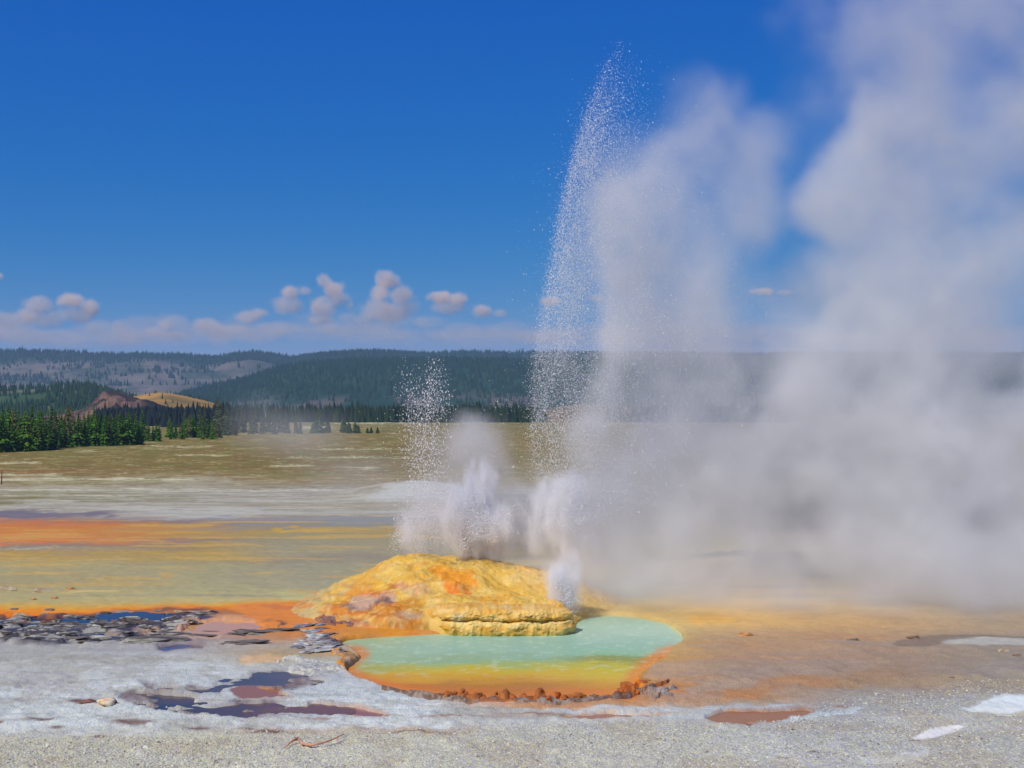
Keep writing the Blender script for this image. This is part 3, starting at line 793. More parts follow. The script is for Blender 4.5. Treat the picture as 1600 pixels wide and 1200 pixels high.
# broken dark crust plates on the left (parts of the ground)
variants = []
for i in range(9):
    cf = [colmix((60, 52, 50), (112, 102, 96)), colmix((70, 60, 56), (152, 146, 142), .1), colmix((44, 38, 40), (76, 64, 56)), colmix((96, 90, 88), (182, 178, 176), .08)][[0, 1, 2, 1, 1, 3, 2, 1, 3][i]]
    variants.append(rock_mesh('crust_plate', 2, (1, random.uniform(.45, .8), .22 + .1 * random.random()), 400 + i, M_rock, cf, .5, .45))
cnt = 0
crust_zone = smooth_pts([(-10, 966), (60, 964), (180, 956), (270, 954), (350, 955), (330, 966), (292, 980), (250, 996), (160, 1008), (60, 1006), (-10, 1000)])
orange_zone = smooth_pts([(355, 984), (400, 980), (455, 985), (465, 994), (430, 1004), (380, 1008), (355, 1003)])
def inside(u, v, poly): return poly_sd(np.array([u], float), np.array([v], float), poly)[0] < 0
tries = 0
while cnt < 215 and tries < 9000:
    tries += 1
    u_, v_ = random.uniform(-20, 470), random.uniform(952, 1012)
    z_ = crust_zone if u_ < 352 else orange_zone
    if not inside(u_, v_, z_): continue
    if u_ > 352 and random.random() < .72: continue
    if inside(u_, v_, DARKWATER[0]) and random.random() < .45: continue
    x_, y_ = on_plane(u_, v_, 0)
    s_ = random.uniform(.07, .24) * (1.2 if random.random() < .2 else .8)
    o = place(random.choice(variants), 'crust_plate', (x_, y_, gz(x_, y_) - .012), random.uniform(-.5, .5) + random.choice((0, math.pi)), GROUND, .12)
    o.scale = (s_ * 1.35, s_, s_ * 1.25)
    cnt += 1
for (u_, v_, s_) in [(250, 1002, .55), (262, 997, .4), (318, 992, .28), (330, 984, .2), (365, 992, .3), (398, 988, .4), (440, 987, .35), (375, 1006, .35), (395, 1007, .3), (230, 1003, .45), (275, 990, .35)]:
    x_, y_ = on_plane(u_, v_, 0)
    o = place(variants[0] if u_ > 300 else variants[3], 'crust_plate', (x_, y_, gz(x_, y_) + .02), random.uniform(-.2, .3), GROUND, .06)
    o.scale = (s_ * 1.3, s_ * .8, s_ * .55)

# small scattered crust stones in the flats behind
SM = [rock_mesh('stone', 2, (1, .7, .5), 450 + i, M_rock, cf, .35) for i, cf in enumerate([colmix((165, 105, 55), (196, 150, 100)), colmix((150, 128, 105), (190, 175, 150)), colmix((100, 78, 66), (150, 125, 110))])]
def stone_at(u_, v_, w_, k, label, z=None, name='stone'):
    x_, y_ = on_plane(u_, v_, 0)
    o = place(SM[k], name, (x_, y_, gz(x_, y_)), random.uniform(-.5, .5))
    s_ = w_ / FPX * y_ / 2
    o.scale = (s_, s_, s_)
    tag(o, label, 'stone')
    return o
stone_at(52, 937, 12, 0, 'small orange brown stone standing in the beige water film, left one of two')
stone_at(86, 935, 13, 0, 'small orange stone with a pale tail of sediment, in the beige water film')
stone_at(77, 953, 17, 2, 'dark flat stone lying on the orange band above the dark crust')
stone_at(30, 961, 18, 1, 'grey stone at the lower edge of the orange band')
stone_at(10, 921, 26, 1, 'low grey brown stone at the left edge of the beige flat')
stone_at(65, 924, 26, 1, 'flat greyish stone behind the two orange stones')
stone_at(110, 920, 15, 0, 'tan stone behind and right of the two orange stones')
stone_at(22, 952, 14, 2, 'brown stone on the orange band near the left edge')
stone_at(278, 956, 13, 1, 'pale rounded stone on the far edge of the dark crust')
stone_at(1334, 1004, 22, 2, 'lone dark brown stone in the steam right of the pool')
stone_at(1428, 997, 24, 2, 'dark lump at the left end of the white sheet')
stone_at(1166, 994, 24, 0, 'low purplish stone at the far right shore of the pool')
stone_at(1488, 1064, 10, 2, 'small reddish brown stone on the grey slope at right')
stone_at(1590, 1030, 14, 2, 'reddish stone by the right edge below the white sheet')
stone_at(1568, 1022, 16, 1, 'pale brown stone near the right edge')
stone_at(436, 1062, 9, 1, 'tiny white stone standing in the purple puddle')
stone_at(417, 1112, 12, 1, 'white stone in the brown end of the large puddle')
stone_at(385, 1115, 8, 1, 'small white stone near the middle of the large puddle')
stone_at(325, 1109, 14, 1, 'flat white stone in the blue part of the large puddle')
stone_at(1480, 1085, 9, 1, 'little light stone in the pebbles left of the white patch')

# cream coloured rock by the large puddle
cr = rock_mesh('rock', 3, (.17, .12, .09), 480, M_rock, colmix((214, 150, 118), (226, 214, 190)), .45)
x_, y_ = on_plane(166, 1104, 0)
o = place(cr, 'rock', (x_, y_, gz(x_, y_) + .05), .2); tag(o, 'cream and orange broken rock left of the large blue puddle', 'rock')
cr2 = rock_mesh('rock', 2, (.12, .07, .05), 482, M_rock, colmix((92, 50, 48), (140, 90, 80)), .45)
for du, w_, lab in ((-30, 1.4, 'dark red flake of crust left of the cream coloured rock'), (11, .6, 'small dark piece added as the shadow right of the cream coloured rock')):  # the small right-hand piece is added as the cream rock's dark shadow
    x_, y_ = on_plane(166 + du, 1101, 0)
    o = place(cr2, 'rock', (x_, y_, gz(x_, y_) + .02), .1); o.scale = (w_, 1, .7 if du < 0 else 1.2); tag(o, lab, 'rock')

def outcrop(name, pts, hgt, seed, col_fn, label, cat, terr=0.12, res=(200, 120), vs=1.6, noise=0.22, freq=1.6, soft=6, lift=0.0):
    """a layered knob of sinter grown from the ground inside a traced outline"""
    P = np.array(smooth_pts(pts))
    u0, u1, v0, v1 = P[:, 0].min() - 14, P[:, 0].max() + 14, P[:, 1].min() - 4, P[:, 1].max() + 8
    U, V = np.meshgrid(np.linspace(u0, u1, res[0]), np.linspace(v1, v0, res[1]))
    x, y = on_plane(U.ravel(), V.ravel(), 0)
    f1 = fbm(x * 2.5, y * 1.6, seed, 5); f2 = fbm(x * 9, y * 9, seed + 7, 4)
    sd = poly_sd(U.ravel() + f1 * 26 + f2 * 8, V.ravel() + f1 * 9 + f2 * 4, P.tolist(), vs)
    e = sstep(3, -soft, sd)
    h = e * hgt * (.8 + 1.2 * noise * f1 * 4) + e * noise * .35 * f2 * hgt * 2
    if terr:
        q = h / terr; h = (np.floor(q) + sstep(.3, .8, q - np.floor(q))) * terr * .75 + h * .25
    z = ground_h(x, y) + h - 0.05 * (1 - sstep(8, 0, sd)) - .01 + lift
    c = col_fn(f1, f2, sd, h)
    cx_, cy_ = x.mean(), y.mean()
    o = new_mesh(name, np.stack([x - cx_, y - cy_, z], -1), grid_faces(*res), M_rock, col=c)
    o.location = (cx_, cy_, 0)
    return tag(o, label, cat)
def two(c1, c2, c3=None):
    def f(f1, f2, sd, h):
        m = sstep(-.2, .2, f2 + f1)[:, None]
        c = alb(c1) * (1 - m) + alb(c2) * m
        if c3 is not None:
            k = sstep(-14, 0, sd + f2 * 20)[:, None]; c = c * (1 - k) + alb(c3) * k
        return c
    return f
def slab_outcrop():
    cx_, cy_ = on_plane(498, 1000, 0)
    root = empty('rock_outcrop', (cx_, cy_, 0))
    tag(root, 'grey layered rock outcrop between the orange run-off and the pool', 'rock')
    vr = [rock_mesh('slab', 3, (1, .62, .20), 560 + i, M_rock, cf, .42, .3) for i, cf in enumerate([colmix((112, 104, 110), (176, 176, 184)), colmix((84, 70, 74), (150, 144, 150)), colmix((140, 136, 142), (196, 196, 204)), colmix((70, 56, 58), (120, 108, 110))])]
    for (u_, v_, w_, k_) in [(478, 980, 40, 1), (492, 978, 30, 0), (506, 984, 28, 3), (488, 988, 34, 0), (510, 992, 30, 1), (496, 996, 36, 2), (484, 1002, 34, 0), (512, 1001, 34, 3), (500, 1007, 44, 0), (476, 1009, 34, 2), (520, 1010, 34, 1), (505, 1016, 50, 2), (482, 1018, 34, 0), (528, 1018, 26, 3), (468, 982, 22, 3), (466, 1013, 22, 1)]:
        x_, y_ = on_plane(u_, v_, 0); q = w_ / FPX * y_ / 2
        o = place(vr[k_], 'slab', (x_ - cx_, y_ - cy_, random.uniform(.0, .045)), random.uniform(-.4, .4), root, .12); o.scale = (q, q * random.uniform(.8, 1.2), q * random.uniform(.8, 1.3))
slab_outcrop()
outcrop('rock_outcrop', [(535, 1020), (555, 1019), (568, 1030), (560, 1042), (545, 1046), (530, 1042), (524, 1030)], .06, 505, two((150, 118, 78), (165, 150, 142), (196, 130, 50)),
        'brown rock knob at the left corner of the pool', 'rock', .025, noise=.4, res=(120, 90))
outcrop('rock_outcrop', [(438, 1040), (460, 1030), (500, 1027), (530, 1036), (528, 1048), (480, 1052), (448, 1050)], .055, 509, two((158, 156, 160), (178, 176, 174), (190, 185, 180)),
        'low rounded grey rock hump below the layered outcrop', 'rock', 0, noise=.12)
outcrop('rock_outcrop', [(495, 972), (540, 966), (575, 970), (545, 977), (505, 978)], .12, 513, two((98, 80, 84), (135, 112, 112), (150, 100, 75)),
        'dark flat rock shelf at the foot of the yellow mound', 'rock', .06, res=(120, 60))
outcrop('rock_outcrop', [(1010, 1088), (1035, 1080), (1056, 1074), (1060, 1082), (1040, 1094), (1012, 1096)], .10, 517, two((128, 122, 128), (170, 168, 175), (150, 120, 105)),
        'grey knobbly rock at the near right corner of the pool', 'rock', .05, res=(120, 80))

# jagged near rim of the pool
def build_rim():
    cx_, cy_ = on_plane(820, 1094, 0)
    root = empty('pool_rim', (cx_, cy_, 0))
    tag(root, 'jagged rusty brown rim of small rocks along the near edge of the pool', 'rim')
    us = np.linspace(596, 1045, 520)
    vc = np.interp(us, [596, 640, 700, 760, 850, 940, 985, 1004, 1045], [1073, 1085, 1092.5, 1096, 1097, 1093, 1088, 1080, 1064])
    ts = np.linspace(-1, 1, 22)
    Ug = np.repeat(us[None, :], len(ts), 0); Tg = np.repeat(ts[:, None], len(us), 1)
    Vg = vc[None, :] - 4.5 * Tg
    x, y = on_plane(Ug.ravel(), Vg.ravel(), 0)
    T1 = Tg.ravel()
    n1 = fbm(x * 5, y * 3, 521, 4); n2 = fbm(x * 14, y * 9, 523, 3)
    w = 1 - T1 ** 2
    endf = sstep(596, 660, Ug.ravel()) * sstep(1045, 1000, Ug.ravel())
    z = -0.12 + w * (0.15 + .10 * np.clip(n1 + .15, 0, 1) * endf + .03 * n2 * endf)
    z = np.maximum(z, -0.14) + sstep(0.4, -1, T1) * (ground_h(x, y) + .1) * .8
    m = sstep(-.1, .25, n1 + n2)[:, None]; k = sstep(-.25, .25, fbm(x * .8, y * .8, 525, 3))[:, None]
    c = (alb((180, 98, 25)) * (1 - m) + alb((98, 58, 32)) * m) * (1 - k) + (alb((110, 88, 74)) * (1 - m) + alb((142, 124, 116)) * m) * k
    new_mesh('rim_crust', np.stack([x - cx_, y - cy_, z], -1), grid_faces(len(us), len(ts)), M_rock, parent=root, col=c)
    vr = [rock_mesh('rock', 2, (1, .8, 1.05), 530 + i, M_rock, cf, .45) for i, cf in enumerate([colmix((105, 62, 30), (170, 95, 30)), colmix((104, 68, 42), (140, 104, 84)), colmix((190, 100, 20), (150, 80, 28)), colmix((92, 66, 50), (132, 104, 84))])]
    spots = [(700, 14, 0), (712, 9, 0), (722, 13, 0), (731, 10, 2), (745, 15, 0), (757, 9, 2), (772, 13, 1), (788, 18, 0), (800, 12, 0), (818, 14, 0), (830, 10, 2), (843, 17, 0), (856, 12, 2), (868, 14, 2), (880, 13, 2), (892, 12, 0), (903, 14, 0), (916, 12, 1), (928, 14, 3), (940, 10, 3), (952, 13, 1), (965, 11, 1),
             (978, 10, 1), (990, 12, 2), (630, 9, 1), (645, 10, 1), (658, 11, 1), (670, 10, 1), (684, 12, 1), (1000, 13, 3), (1012, 12, 3)]
    for (u_, w_, k_) in spots:
        v_ = np.interp(u_, us, vc) + random.uniform(-2.5, 1.5)
        x_, y_ = on_plane(u_, v_, 0)
        s_ = w_ / FPX * y_ / 2 * 1.45
        o = place(vr[k_], 'rock', (x_ - cx_, y_ - cy_, .02), random.uniform(0, 6), root, .3); o.scale = (s_ * 1.1, s_, s_ * (random.uniform(.7, 1.15) if k_ in (0, 2) else random.uniform(.35, .6)))
    # teeth standing in the yellow shallows, and the orange hump at the right corner
    for (u_, v_, w_, k_) in [(711, 1082, 8, 0), (723, 1080, 11, 0), (729, 1083, 8, 0), (844, 1080, 13, 0), (818, 1086, 9, 0), (775, 1082, 6, 0)]:
        x_, y_ = on_plane(u_, v_, -.05); s_ = w_ / FPX * y_ / 2
        o = place(vr[k_], 'rock', (x_ - cx_, y_ - cy_, -.08), random.uniform(0, 6), root, .2); o.scale = (s_, s_, s_ * 1.1)
    for (u_, v_, w_) in [(985, 1072, 26), (1000, 1067, 20), (1012, 1064, 14), (972, 1078, 16)]:
        x_, y_ = on_plane(u_, v_, 0); s_ = w_ / FPX * y_ / 2
        o = place(vr[2 if u_ < 1005 else 0], 'rock', (x_ - cx_, y_ - cy_, -.03), random.uniform(0, 6), root, .2); o.scale = (s_, s_, s_ * .55)
build_rim()

# ------------------------------------------------------------------ pebbles (nobody could count them)
def build_gravel():
    N = 36000
    us_ = rng.uniform(-150, 1750, N * 2); vs_ = 1060 + (1290 - 1060) * rng.random(N * 2) ** 0.8
    line = np.interp(us_, [-100, 200, 500, 800, 1000, 1100, 1200, 1300, 1400, 1500, 1600, 1800], [1150, 1148, 1146, 1134, 1126, 1132, 1128, 1098, 1084, 1070, 1062, 1052])
    x, y = on_plane(us_, vs_, 0)
    ok = (vs_ > line + 14 * fbm(x * .8, y * .8, 601, 3) - 3)
    clump = fbm(x * 1.1, y * 1.1, 603, 3)
    ok &= rng.random(N * 2) < .75 + clump
    for w_ in ([(1425, 1157), (1440, 1146), (1470, 1136), (1500, 1132), (1514, 1135), (1475, 1149), (1440, 1160)], [(1495, 1108), (1545, 1092), (1720, 1080), (1720, 1104), (1560, 1114)]):
        ok &= poly_sd(us_, vs_, w_) > -1
    x, y = x[ok][:N], y[ok][:N]; n = len(x)
    z = ground_h(x, y)
    r = rng.gamma(3.0, 0.0032, n) + .004
    ov = np.array([(1, 0, 0), (-.5, .85, 0), (-.5, -.85, 0), (.45, .35, .75), (-.55, .1, .7), (.2, -.5, .65), (0, 0, -.4)])
    of = np.array([(3, 4, 5), (0, 1, 3), (1, 4, 3), (1, 2, 4), (2, 5, 4), (2, 0, 5), (0, 3, 5)])
    V = ov[None] * (1 + .35 * rng.standard_normal((n, 7, 3)) * .6)
    ang = rng.uniform(0, 6.28, n); ca, sa = np.cos(ang), np.sin(ang)
    X = V[..., 0] * ca[:, None] - V[..., 1] * sa[:, None]; Y = V[..., 0] * sa[:, None] + V[..., 1] * ca[:, None]
    P = np.stack([X * r[:, None] * 1.15 + x[:, None], Y * r[:, None] * 1.15 + y[:, None], V[..., 2] * r[:, None] * .85 + z[:, None]], -1).reshape(-1, 3)
    F = (of[None] + 7 * np.arange(n)[:, None, None]).reshape(-1, 3)
    t = rng.random(n)[:, None]
    c = np.where(t < .6, alb((200, 196, 192)), np.where(t < .8, alb((188, 172, 160)), np.where(t < .93, alb((208, 205, 202)), alb((138, 126, 120)))))
    c = np.repeat(c * (.85 + .3 * rng.random((n, 1))), 7, 0)
    o = new_mesh('gravel', P, F, M_rock, smooth=False, col=c)
    tag(o, 'pale grey pebbles covering the ground in front', kind='stuff')
build_gravel()

# dead branch on the pebbles
M_wood = surface_mat('bleached_wood', color=alb((196, 140, 120)), rough=.8, var=.35, vscale=14, bump=.6, bscale=60, bdist=.01)
M_wood2 = surface_mat('post_wood', color=alb((120, 62, 40)), rough=.8, var=.3, vscale=10, bump=.5, bscale=50, bdist=.01)
def tube(name, pts, rad, mat, parent=None, sides=8):
    P = np.array(pts, float); n = len(P); V = []; F = []
    for i in range(n):
        d = P[min(i + 1, n - 1)] - P[max(i - 1, 0)]; d /= np.linalg.norm(d)
        a = np.cross(d, (0, 0, 1.0)); a = a / np.linalg.norm(a) if np.linalg.norm(a) > 1e-3 else np.array((1, 0, 0)); b = np.cross(a, d)
        for k in range(sides):
            t = k / sides * 2 * math.pi
            V.append(P[i] + rad[i] * (math.cos(t) * a + math.sin(t) * b))
    for i in range(n - 1):
        for k in range(sides):
            j = (k + 1) % sides
            F.append((i * sides + k, i * sides + j, (i + 1) * sides + j, (i + 1) * sides + k))
    me = bpy.data.meshes.new(name); me.from_pydata([tuple(q) for q in V], [], F + [tuple(range(sides))[::-1], tuple(range((n - 1) * sides, n * sides))])
    for p_ in me.polygons: p_.use_smooth = True
    me.materials.append(mat); me.update()
    o = bpy.data.objects.new(name, me); COL.objects.link(o)
    if parent is not None: o.parent = parent
    return o
bx_, by_ = on_plane(495, 1168, 0)
br = empty('dead_branch', (bx_, by_, 0)); tag(br, 'thin reddish dead branch lying on the pebbles', 'branch')
def bp(u, v, z):
    x_, y_ = on_plane(u, v, 0); return (x_ - bx_, y_ - by_, z + .02)
tube('stem', [bp(466, 1160, .05), bp(472, 1166, .03), bp(485, 1168, .02), bp(500, 1167, .04), bp(515, 1163, .05), bp(528, 1159, .07), bp(538, 1156, .09)], [.022, .026, .024, .022, .018, .014, .008], M_wood, br)
tube('twig', [bp(445, 1170, .0), bp(455, 1164, .04), bp(466, 1160, .06)], [.01, .02, .022], M_wood, br)
tube('twig', [bp(525, 1160, .06), bp(532, 1164, .02)], [.009, .005], M_wood, br)
x_, y_ = on_plane(178, 1098, 0)
tw = tube('twig', [(0, 0, -.02), (-.01, 0, .06), (.015, 0, .12)], [.007, .006, .004], M_wood); tw.location = (x_, y_, gz(x_, y_) + .02)
tag(tw, 'short pale twig standing beside the cream coloured rock', 'twig')

# wooden post at the left edge
px_, py_, pz_ = on_ground(2.5, 757)
post = tube('wooden_post', [(0, 0, -.3), (0.01, 0, .8), (0, 0, 2.0)], [.11, .10, .09], M_wood2); post.location = (px_, py_, float(base_z(py_)))
tag(post, 'weathered brown wooden post standing at the left edge of the plain', 'post')

# ------------------------------------------------------------------ hills
def hill(name, label, ridge, Yf, Yr, col_fn, seed, amp=0.12, z0=-6.0, nu=360, nt=90, u0=None, u1=None, bump_f=1.0, shape=1.0, back=0.5):
    ru = [p[0] for p in ridge]; rv = [p[1] for p in ridge]
    us = np.linspace(u0 if u0 is not None else min(ru), u1 if u1 is not None else max(ru), nu)
    zr = EYE + (640 - np.interp(us, ru, rv) - (7.5 if Yr > 5000 else 5.0 if Yr > 3000 else 0)) / FPX * Yr
    for _ in range(2): zr[1:-1] = (zr[:-2] + 2 * zr[1:-1] + zr[2:]) / 4
    ts = np.linspace(0, 1 + back, nt)
    Ug, Tg = np.meshgrid(us, ts); Z0 = np.repeat(zr[None, :], nt, 0)
    D = Yf + (Yr - Yf) * Tg
    x = ((Ug - 800) / FPX * D).ravel(); y = D.ravel(); t = Tg.ravel()
    sc = 1.0 / (Yr - Yf) * 3.0 * bump_f
    prof = np.where(t < 1, np.sin(np.clip(t, 0, 1) * math.pi / 2) ** shape, 1 - ((t - 1) / max(back, .01)) ** 2 * .8)
    n = fbm(x * sc, y * sc, seed, 6); rdg = 1 - np.abs(fbm(x * sc * 1.3 + 4, y * sc * 1.3, seed + 9, 5)) * 2
    H = Z0.ravel() - z0
    env = np.sin(np.clip(t, 0, 1) * math.pi) ** .7
    z = z0 + H * prof + env * H * amp * (n * 1.6 + (rdg - .6) * .9)
    c = col_fn(x, y, z, t, Ug.ravel(), n, rdg)
    z = np.maximum(z, z0 - .5)
    o = new_mesh(name, np.stack([x, y, z], -1), grid_faces(nu, nt), M_hill, col=c)
    tag(o, label, kind='structure')
    return o, (us, ts, x.reshape(nt, nu), y.reshape(nt, nu), z.reshape(nt, nu))

M_hill = surface_mat('hillside', rough=.95, spec=.1, var=.22, vscale=.012, bump=0.0)

FOR = alb((26, 50, 34)); FOR2 = alb((40, 62, 38))
def hc_back(x, y, z, t, u, n, r):
    grey = alb((106, 94, 92)); grey2 = alb((74, 76, 68))
    m = sstep(-.1, .25, fbm(x * .004, y * .004, 701, 5))[:, None]
    slope = grey * (1 - m) + grey2 * m
    k = sstep(.56, .70, t + .18 * n + .10 * fbm(x * .003, y * .003, 703, 4))[:, None]
    g = (FOR * (1 - k) * 0 + FOR)
    c = slope * (1 - k) + g * k
    rt = sstep(330, 520, u + n * 60)[:, None]
    c = c * (1 - rt) + FOR * rt
    sp = sstep(.22, .34, fbm(x * .012, y * .012, 705, 4))[:, None] * .6
    return c * (1 - sp) + FOR2 * sp
ridgeA = [(-900, 556), (-300, 551), (0, 549.5), (90, 551), (170, 552.5), (260, 553.5), (345, 557), (380, 551), (410, 549), (455, 556), (480, 551), (510, 547.5), (570, 545.5), (620, 547), (660, 550), (760, 551), (850, 552), (930, 548), (1000, 547), (1100, 549), (1200, 549), (1400, 548), (1600, 551), (2600, 556)]
HA = hill('hills', 'long blue green forested ridge closing the horizon', ridgeA, 3700, 5400, hc_back, 711, amp=.10, nu=900, nt=110, z0=-6)

def hc_mid(x, y, z, t, u, n, r):
    m = sstep(-.2, .3, fbm(x * .004, y * .004, 721, 4))[:, None]
    c = alb((22, 50, 34)) * (1 - m) + alb((32, 60, 40)) * m
    b = (sstep(.26, .12, t + .10 * n) * sstep(-.3, .2, fbm(x * .01, y * .01, 723, 4)))[:, None] * .8
    return c * (1 - b) + alb((96, 82, 80)) * b
HB = hill('hills', 'nearer dark green forested slope in the middle of the valley', [(230, 640), (290, 611), (340, 600), (390, 588), (430, 574), (480, 566), (560, 560), (700, 560), (900, 562), (1200, 562), (1500, 566), (1900, 575), (2600, 590)],
          2600, 3500, hc_mid, 731, amp=.05, nu=600, nt=80, z0=-6)

def hc_left(x, y, z, t, u, n, r):
    m = sstep(.0, .25, fbm(x * .01, y * .01, 741, 5))[:, None]
    tan_ = sstep(.6, .9, t + .2 * n)[:, None] * sstep(40, 100, u)[:, None] * .8
    c = alb((52, 74, 40)) * (1 - m) + alb((96, 92, 62)) * m
    return c * (1 - tan_) + alb((142, 112, 80)) * tan_
HC = hill('hills', 'low wooded hill with a bare crest behind the left grove', [(-900, 620), (-300, 605), (-100, 607), (0, 611), (40, 609), (80, 607), (110, 604), (140, 606), (165, 612), (200, 622), (260, 640)], 1500, 2000, hc_left, 751, amp=.10, nu=300, nt=60)

def hc_tan(x, y, z, t, u, n, r):
    m = sstep(-.1, .3, fbm(x * .02, y * .02, 761, 4))[:, None]
    return alb((160, 122, 66)) * (1 - m) + alb((126, 104, 58)) * m
HE = hill('hills', 'smooth tan grassy hill behind the rocky butte', [(150, 642), (185, 626), (205, 620), (230, 615), (250, 613), (265, 614), (290, 619), (320, 626), (345, 633), (380, 641)], 1150, 1400, hc_tan, 771, amp=.06, nu=220, nt=60)

def hc_butte(x, y, z, t, u, n, r):
    m = sstep(-.1, .25, fbm(x * .05, y * .05, 781, 5))[:, None]
    rk = alb((112, 86, 78)) * (1 - m) + alb((58, 48, 50)) * m
    d = sstep(205, 235, u + n * 20)[:, None]  # right flank: the shadow lying on it is put into the colour
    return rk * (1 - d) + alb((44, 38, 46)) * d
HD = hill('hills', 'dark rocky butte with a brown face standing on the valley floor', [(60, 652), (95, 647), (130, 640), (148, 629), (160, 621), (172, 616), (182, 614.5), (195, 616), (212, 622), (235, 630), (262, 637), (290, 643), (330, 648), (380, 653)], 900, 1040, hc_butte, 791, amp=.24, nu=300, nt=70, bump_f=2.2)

def hc_brown(x, y, z, t, u, n, r):
    m = sstep(-.1, .3, fbm(x * .02, y * .02, 801, 4))[:, None]
    return alb((112, 94, 74)) * (1 - m) + alb((80, 76, 56)) * m
HF = hill('hills', 'bare reddish brown hill seen through the tall water jet', [(790, 656), (820, 650), (850, 641), (880, 634), (910, 631), (950, 631), (1000, 634), (1060, 642), (1120, 653)], 1150, 1350, hc_brown, 811, amp=.10, nu=220, nt=50)

# forest that reads as a mass on the far slopes
M_forest = surface_mat('far_pine_forest', rough=.95, spec=.1, var=.2, vscale=.05, bump=0)
def forest(label, spots, hmin, hmax, cols):
    P = np.array(spots); n = len(P)
    h = rng.uniform(hmin, hmax, n) * (1 + .25 * (rng.random(n) < .1)); w = h * rng.uniform(.16, .26, n)
    k = 5
    a0 = rng.uniform(0, 6.28, n)
    V = np.zeros((n, 2 * k + 1, 3))
    for i in range(k):
        a_ = a0 + i / k * 2 * math.pi; rr = w * rng.uniform(.75, 1.2, n)
        V[:, i] = np.stack([P[:, 0] + np.cos(a_) * rr, P[:, 1] + np.sin(a_) * rr, P[:, 2] + h * .02], -1)
        rr = w * rng.uniform(.4, .75, n)
        V[:, k + i] = np.stack([P[:, 0] + np.cos(a_ + .6) * rr, P[:, 1] + np.sin(a_ + .6) * rr, P[:, 2] + h * rng.uniform(.38, .55, n)], -1)
    V[:, 2 * k] = P + np.stack([0 * h, 0 * h, h], -1)
    f = []
    for i in range(k):
        j = (i + 1) % k
        f += [(i, j, k + i), (j, k + j, k + i), (k + i, k + j, 2 * k)]
    F = (np.array(f)[None] + (2 * k + 1) * np.arange(n)[:, None, None]).reshape(-1, 3)
    t = rng.random((n, 1)); c = alb(cols[0]) * (1 - t) + alb(cols[1]) * t
    o = new_mesh('forest', V.reshape(-1, 3), F, M_forest, smooth=False, col=np.repeat(c, 2 * k + 1, 0))
    tag(o, label, kind='stuff')
def scatter(H, n, fn):
    us, ts, X, Y, Z = H[1]
    r = []
    i = rng.integers(0, len(ts), n); j = rng.integers(0, len(us), n)
    ok = fn(us[j], ts[i], X[i, j], Y[i, j])
    i, j = i[ok], j[ok]
    jx = rng.uniform(-6, 6, len(i)); jy = rng.uniform(-10, 10, len(i))
    return np.stack([X[i, j] + jx, Y[i, j] + jy, Z[i, j] - .8], -1)
vis = lambda u: (u > -120) & (u < 1720)
sA = scatter(HA, 60000, lambda u, t, x, y: vis(u) & (t < 1.12) & ((t > .6 + .2 * fbm(x * .003, y * .003, 821, 4)) | (u > 430) | (fbm(x * .006, y * .006, 823, 4) > .18) | (rng.random(len(u)) < .10)) & (t > .25))
sA = sA[:26000]
forest('pine forest covering the crest and slopes of the far ridge', sA, 13, 22, ((24, 46, 34), (38, 60, 38)))
us_, ts_, X_, Y_, Z_ = HA[1]
ri = int(np.argmin(abs(ts_ - 1.0)))
jj = rng.integers(0, len(us_), 5200); jj = jj[vis(us_[jj])]
rid = np.stack([X_[ri, jj] + rng.uniform(-4, 4, len(jj)), Y_[ri, jj] + rng.uniform(-60, 20, len(jj)), Z_[ri, jj] - 2], -1)
forest('row of pines along the skyline of the far ridge', rid, 10, 24, ((22, 42, 32), (34, 54, 38)))
sB = scatter(HB, 30000, lambda u, t, x, y: vis(u) & (t < 1.1) & ((t > .2) | (rng.random(len(u)) < .35)))[:17000]
forest('dense pine forest on the green middle slope', sB, 11, 17, ((22, 48, 32), (34, 62, 38)))
sC = scatter(HC, 9000, lambda u, t, x, y: vis(u) & (t < 1.1) & (fbm(x * .01, y * .01, 841, 4) < .12))[:3200]
forest('scattered pines on the low hill at the left', sC, 8, 13, ((30, 54, 28), (46, 70, 36)))
sD = scatter(HE, 900, lambda u, t, x, y: (t > .9) | (rng.random(len(u)) < .12))[:90]
forest('scattered little pines on the tan hill', sD, 3, 6, ((46, 62, 34), (60, 76, 40)))
def strip(n, u0, u1, Y0, Y1, dens=None):
    u = rng.uniform(u0, u1, n); Y = rng.uniform(Y0, Y1, n)
    if dens is not None:
        k = dens(u, Y); u, Y = u[k], Y[k]
    return np.stack([(u - 800) / FPX * Y, Y, np.full(len(u), -5.3)], -1)
forest('dark line of pines at the far edge of the plain', strip(2300, 345, 1250, 1050, 1300, lambda u, Y: (fbm(u * .02, Y * .004, 851, 3) + rng.uniform(-.4, .4, len(u)) > -.3) & ((u < 836 + rng.normal(0, 14, len(u))) | (u > 985 + rng.normal(0, 20, len(u))))), 9, 17, ((28, 46, 28), (44, 58, 32)))
forest('dark pines below the rocky butte', np.concatenate([strip(260, 255, 360, 760, 900), strip(700, 150, 345, 820, 880)]), 8, 14, ((28, 36, 44), (36, 44, 48)))
forest('pines at the foot of the low left hill', strip(1500, -200, 150, 1150, 1480, lambda u, Y: fbm(u * .03, Y * .004, 853, 3) > -.1), 8, 14, ((46, 72, 36), (66, 88, 46)))

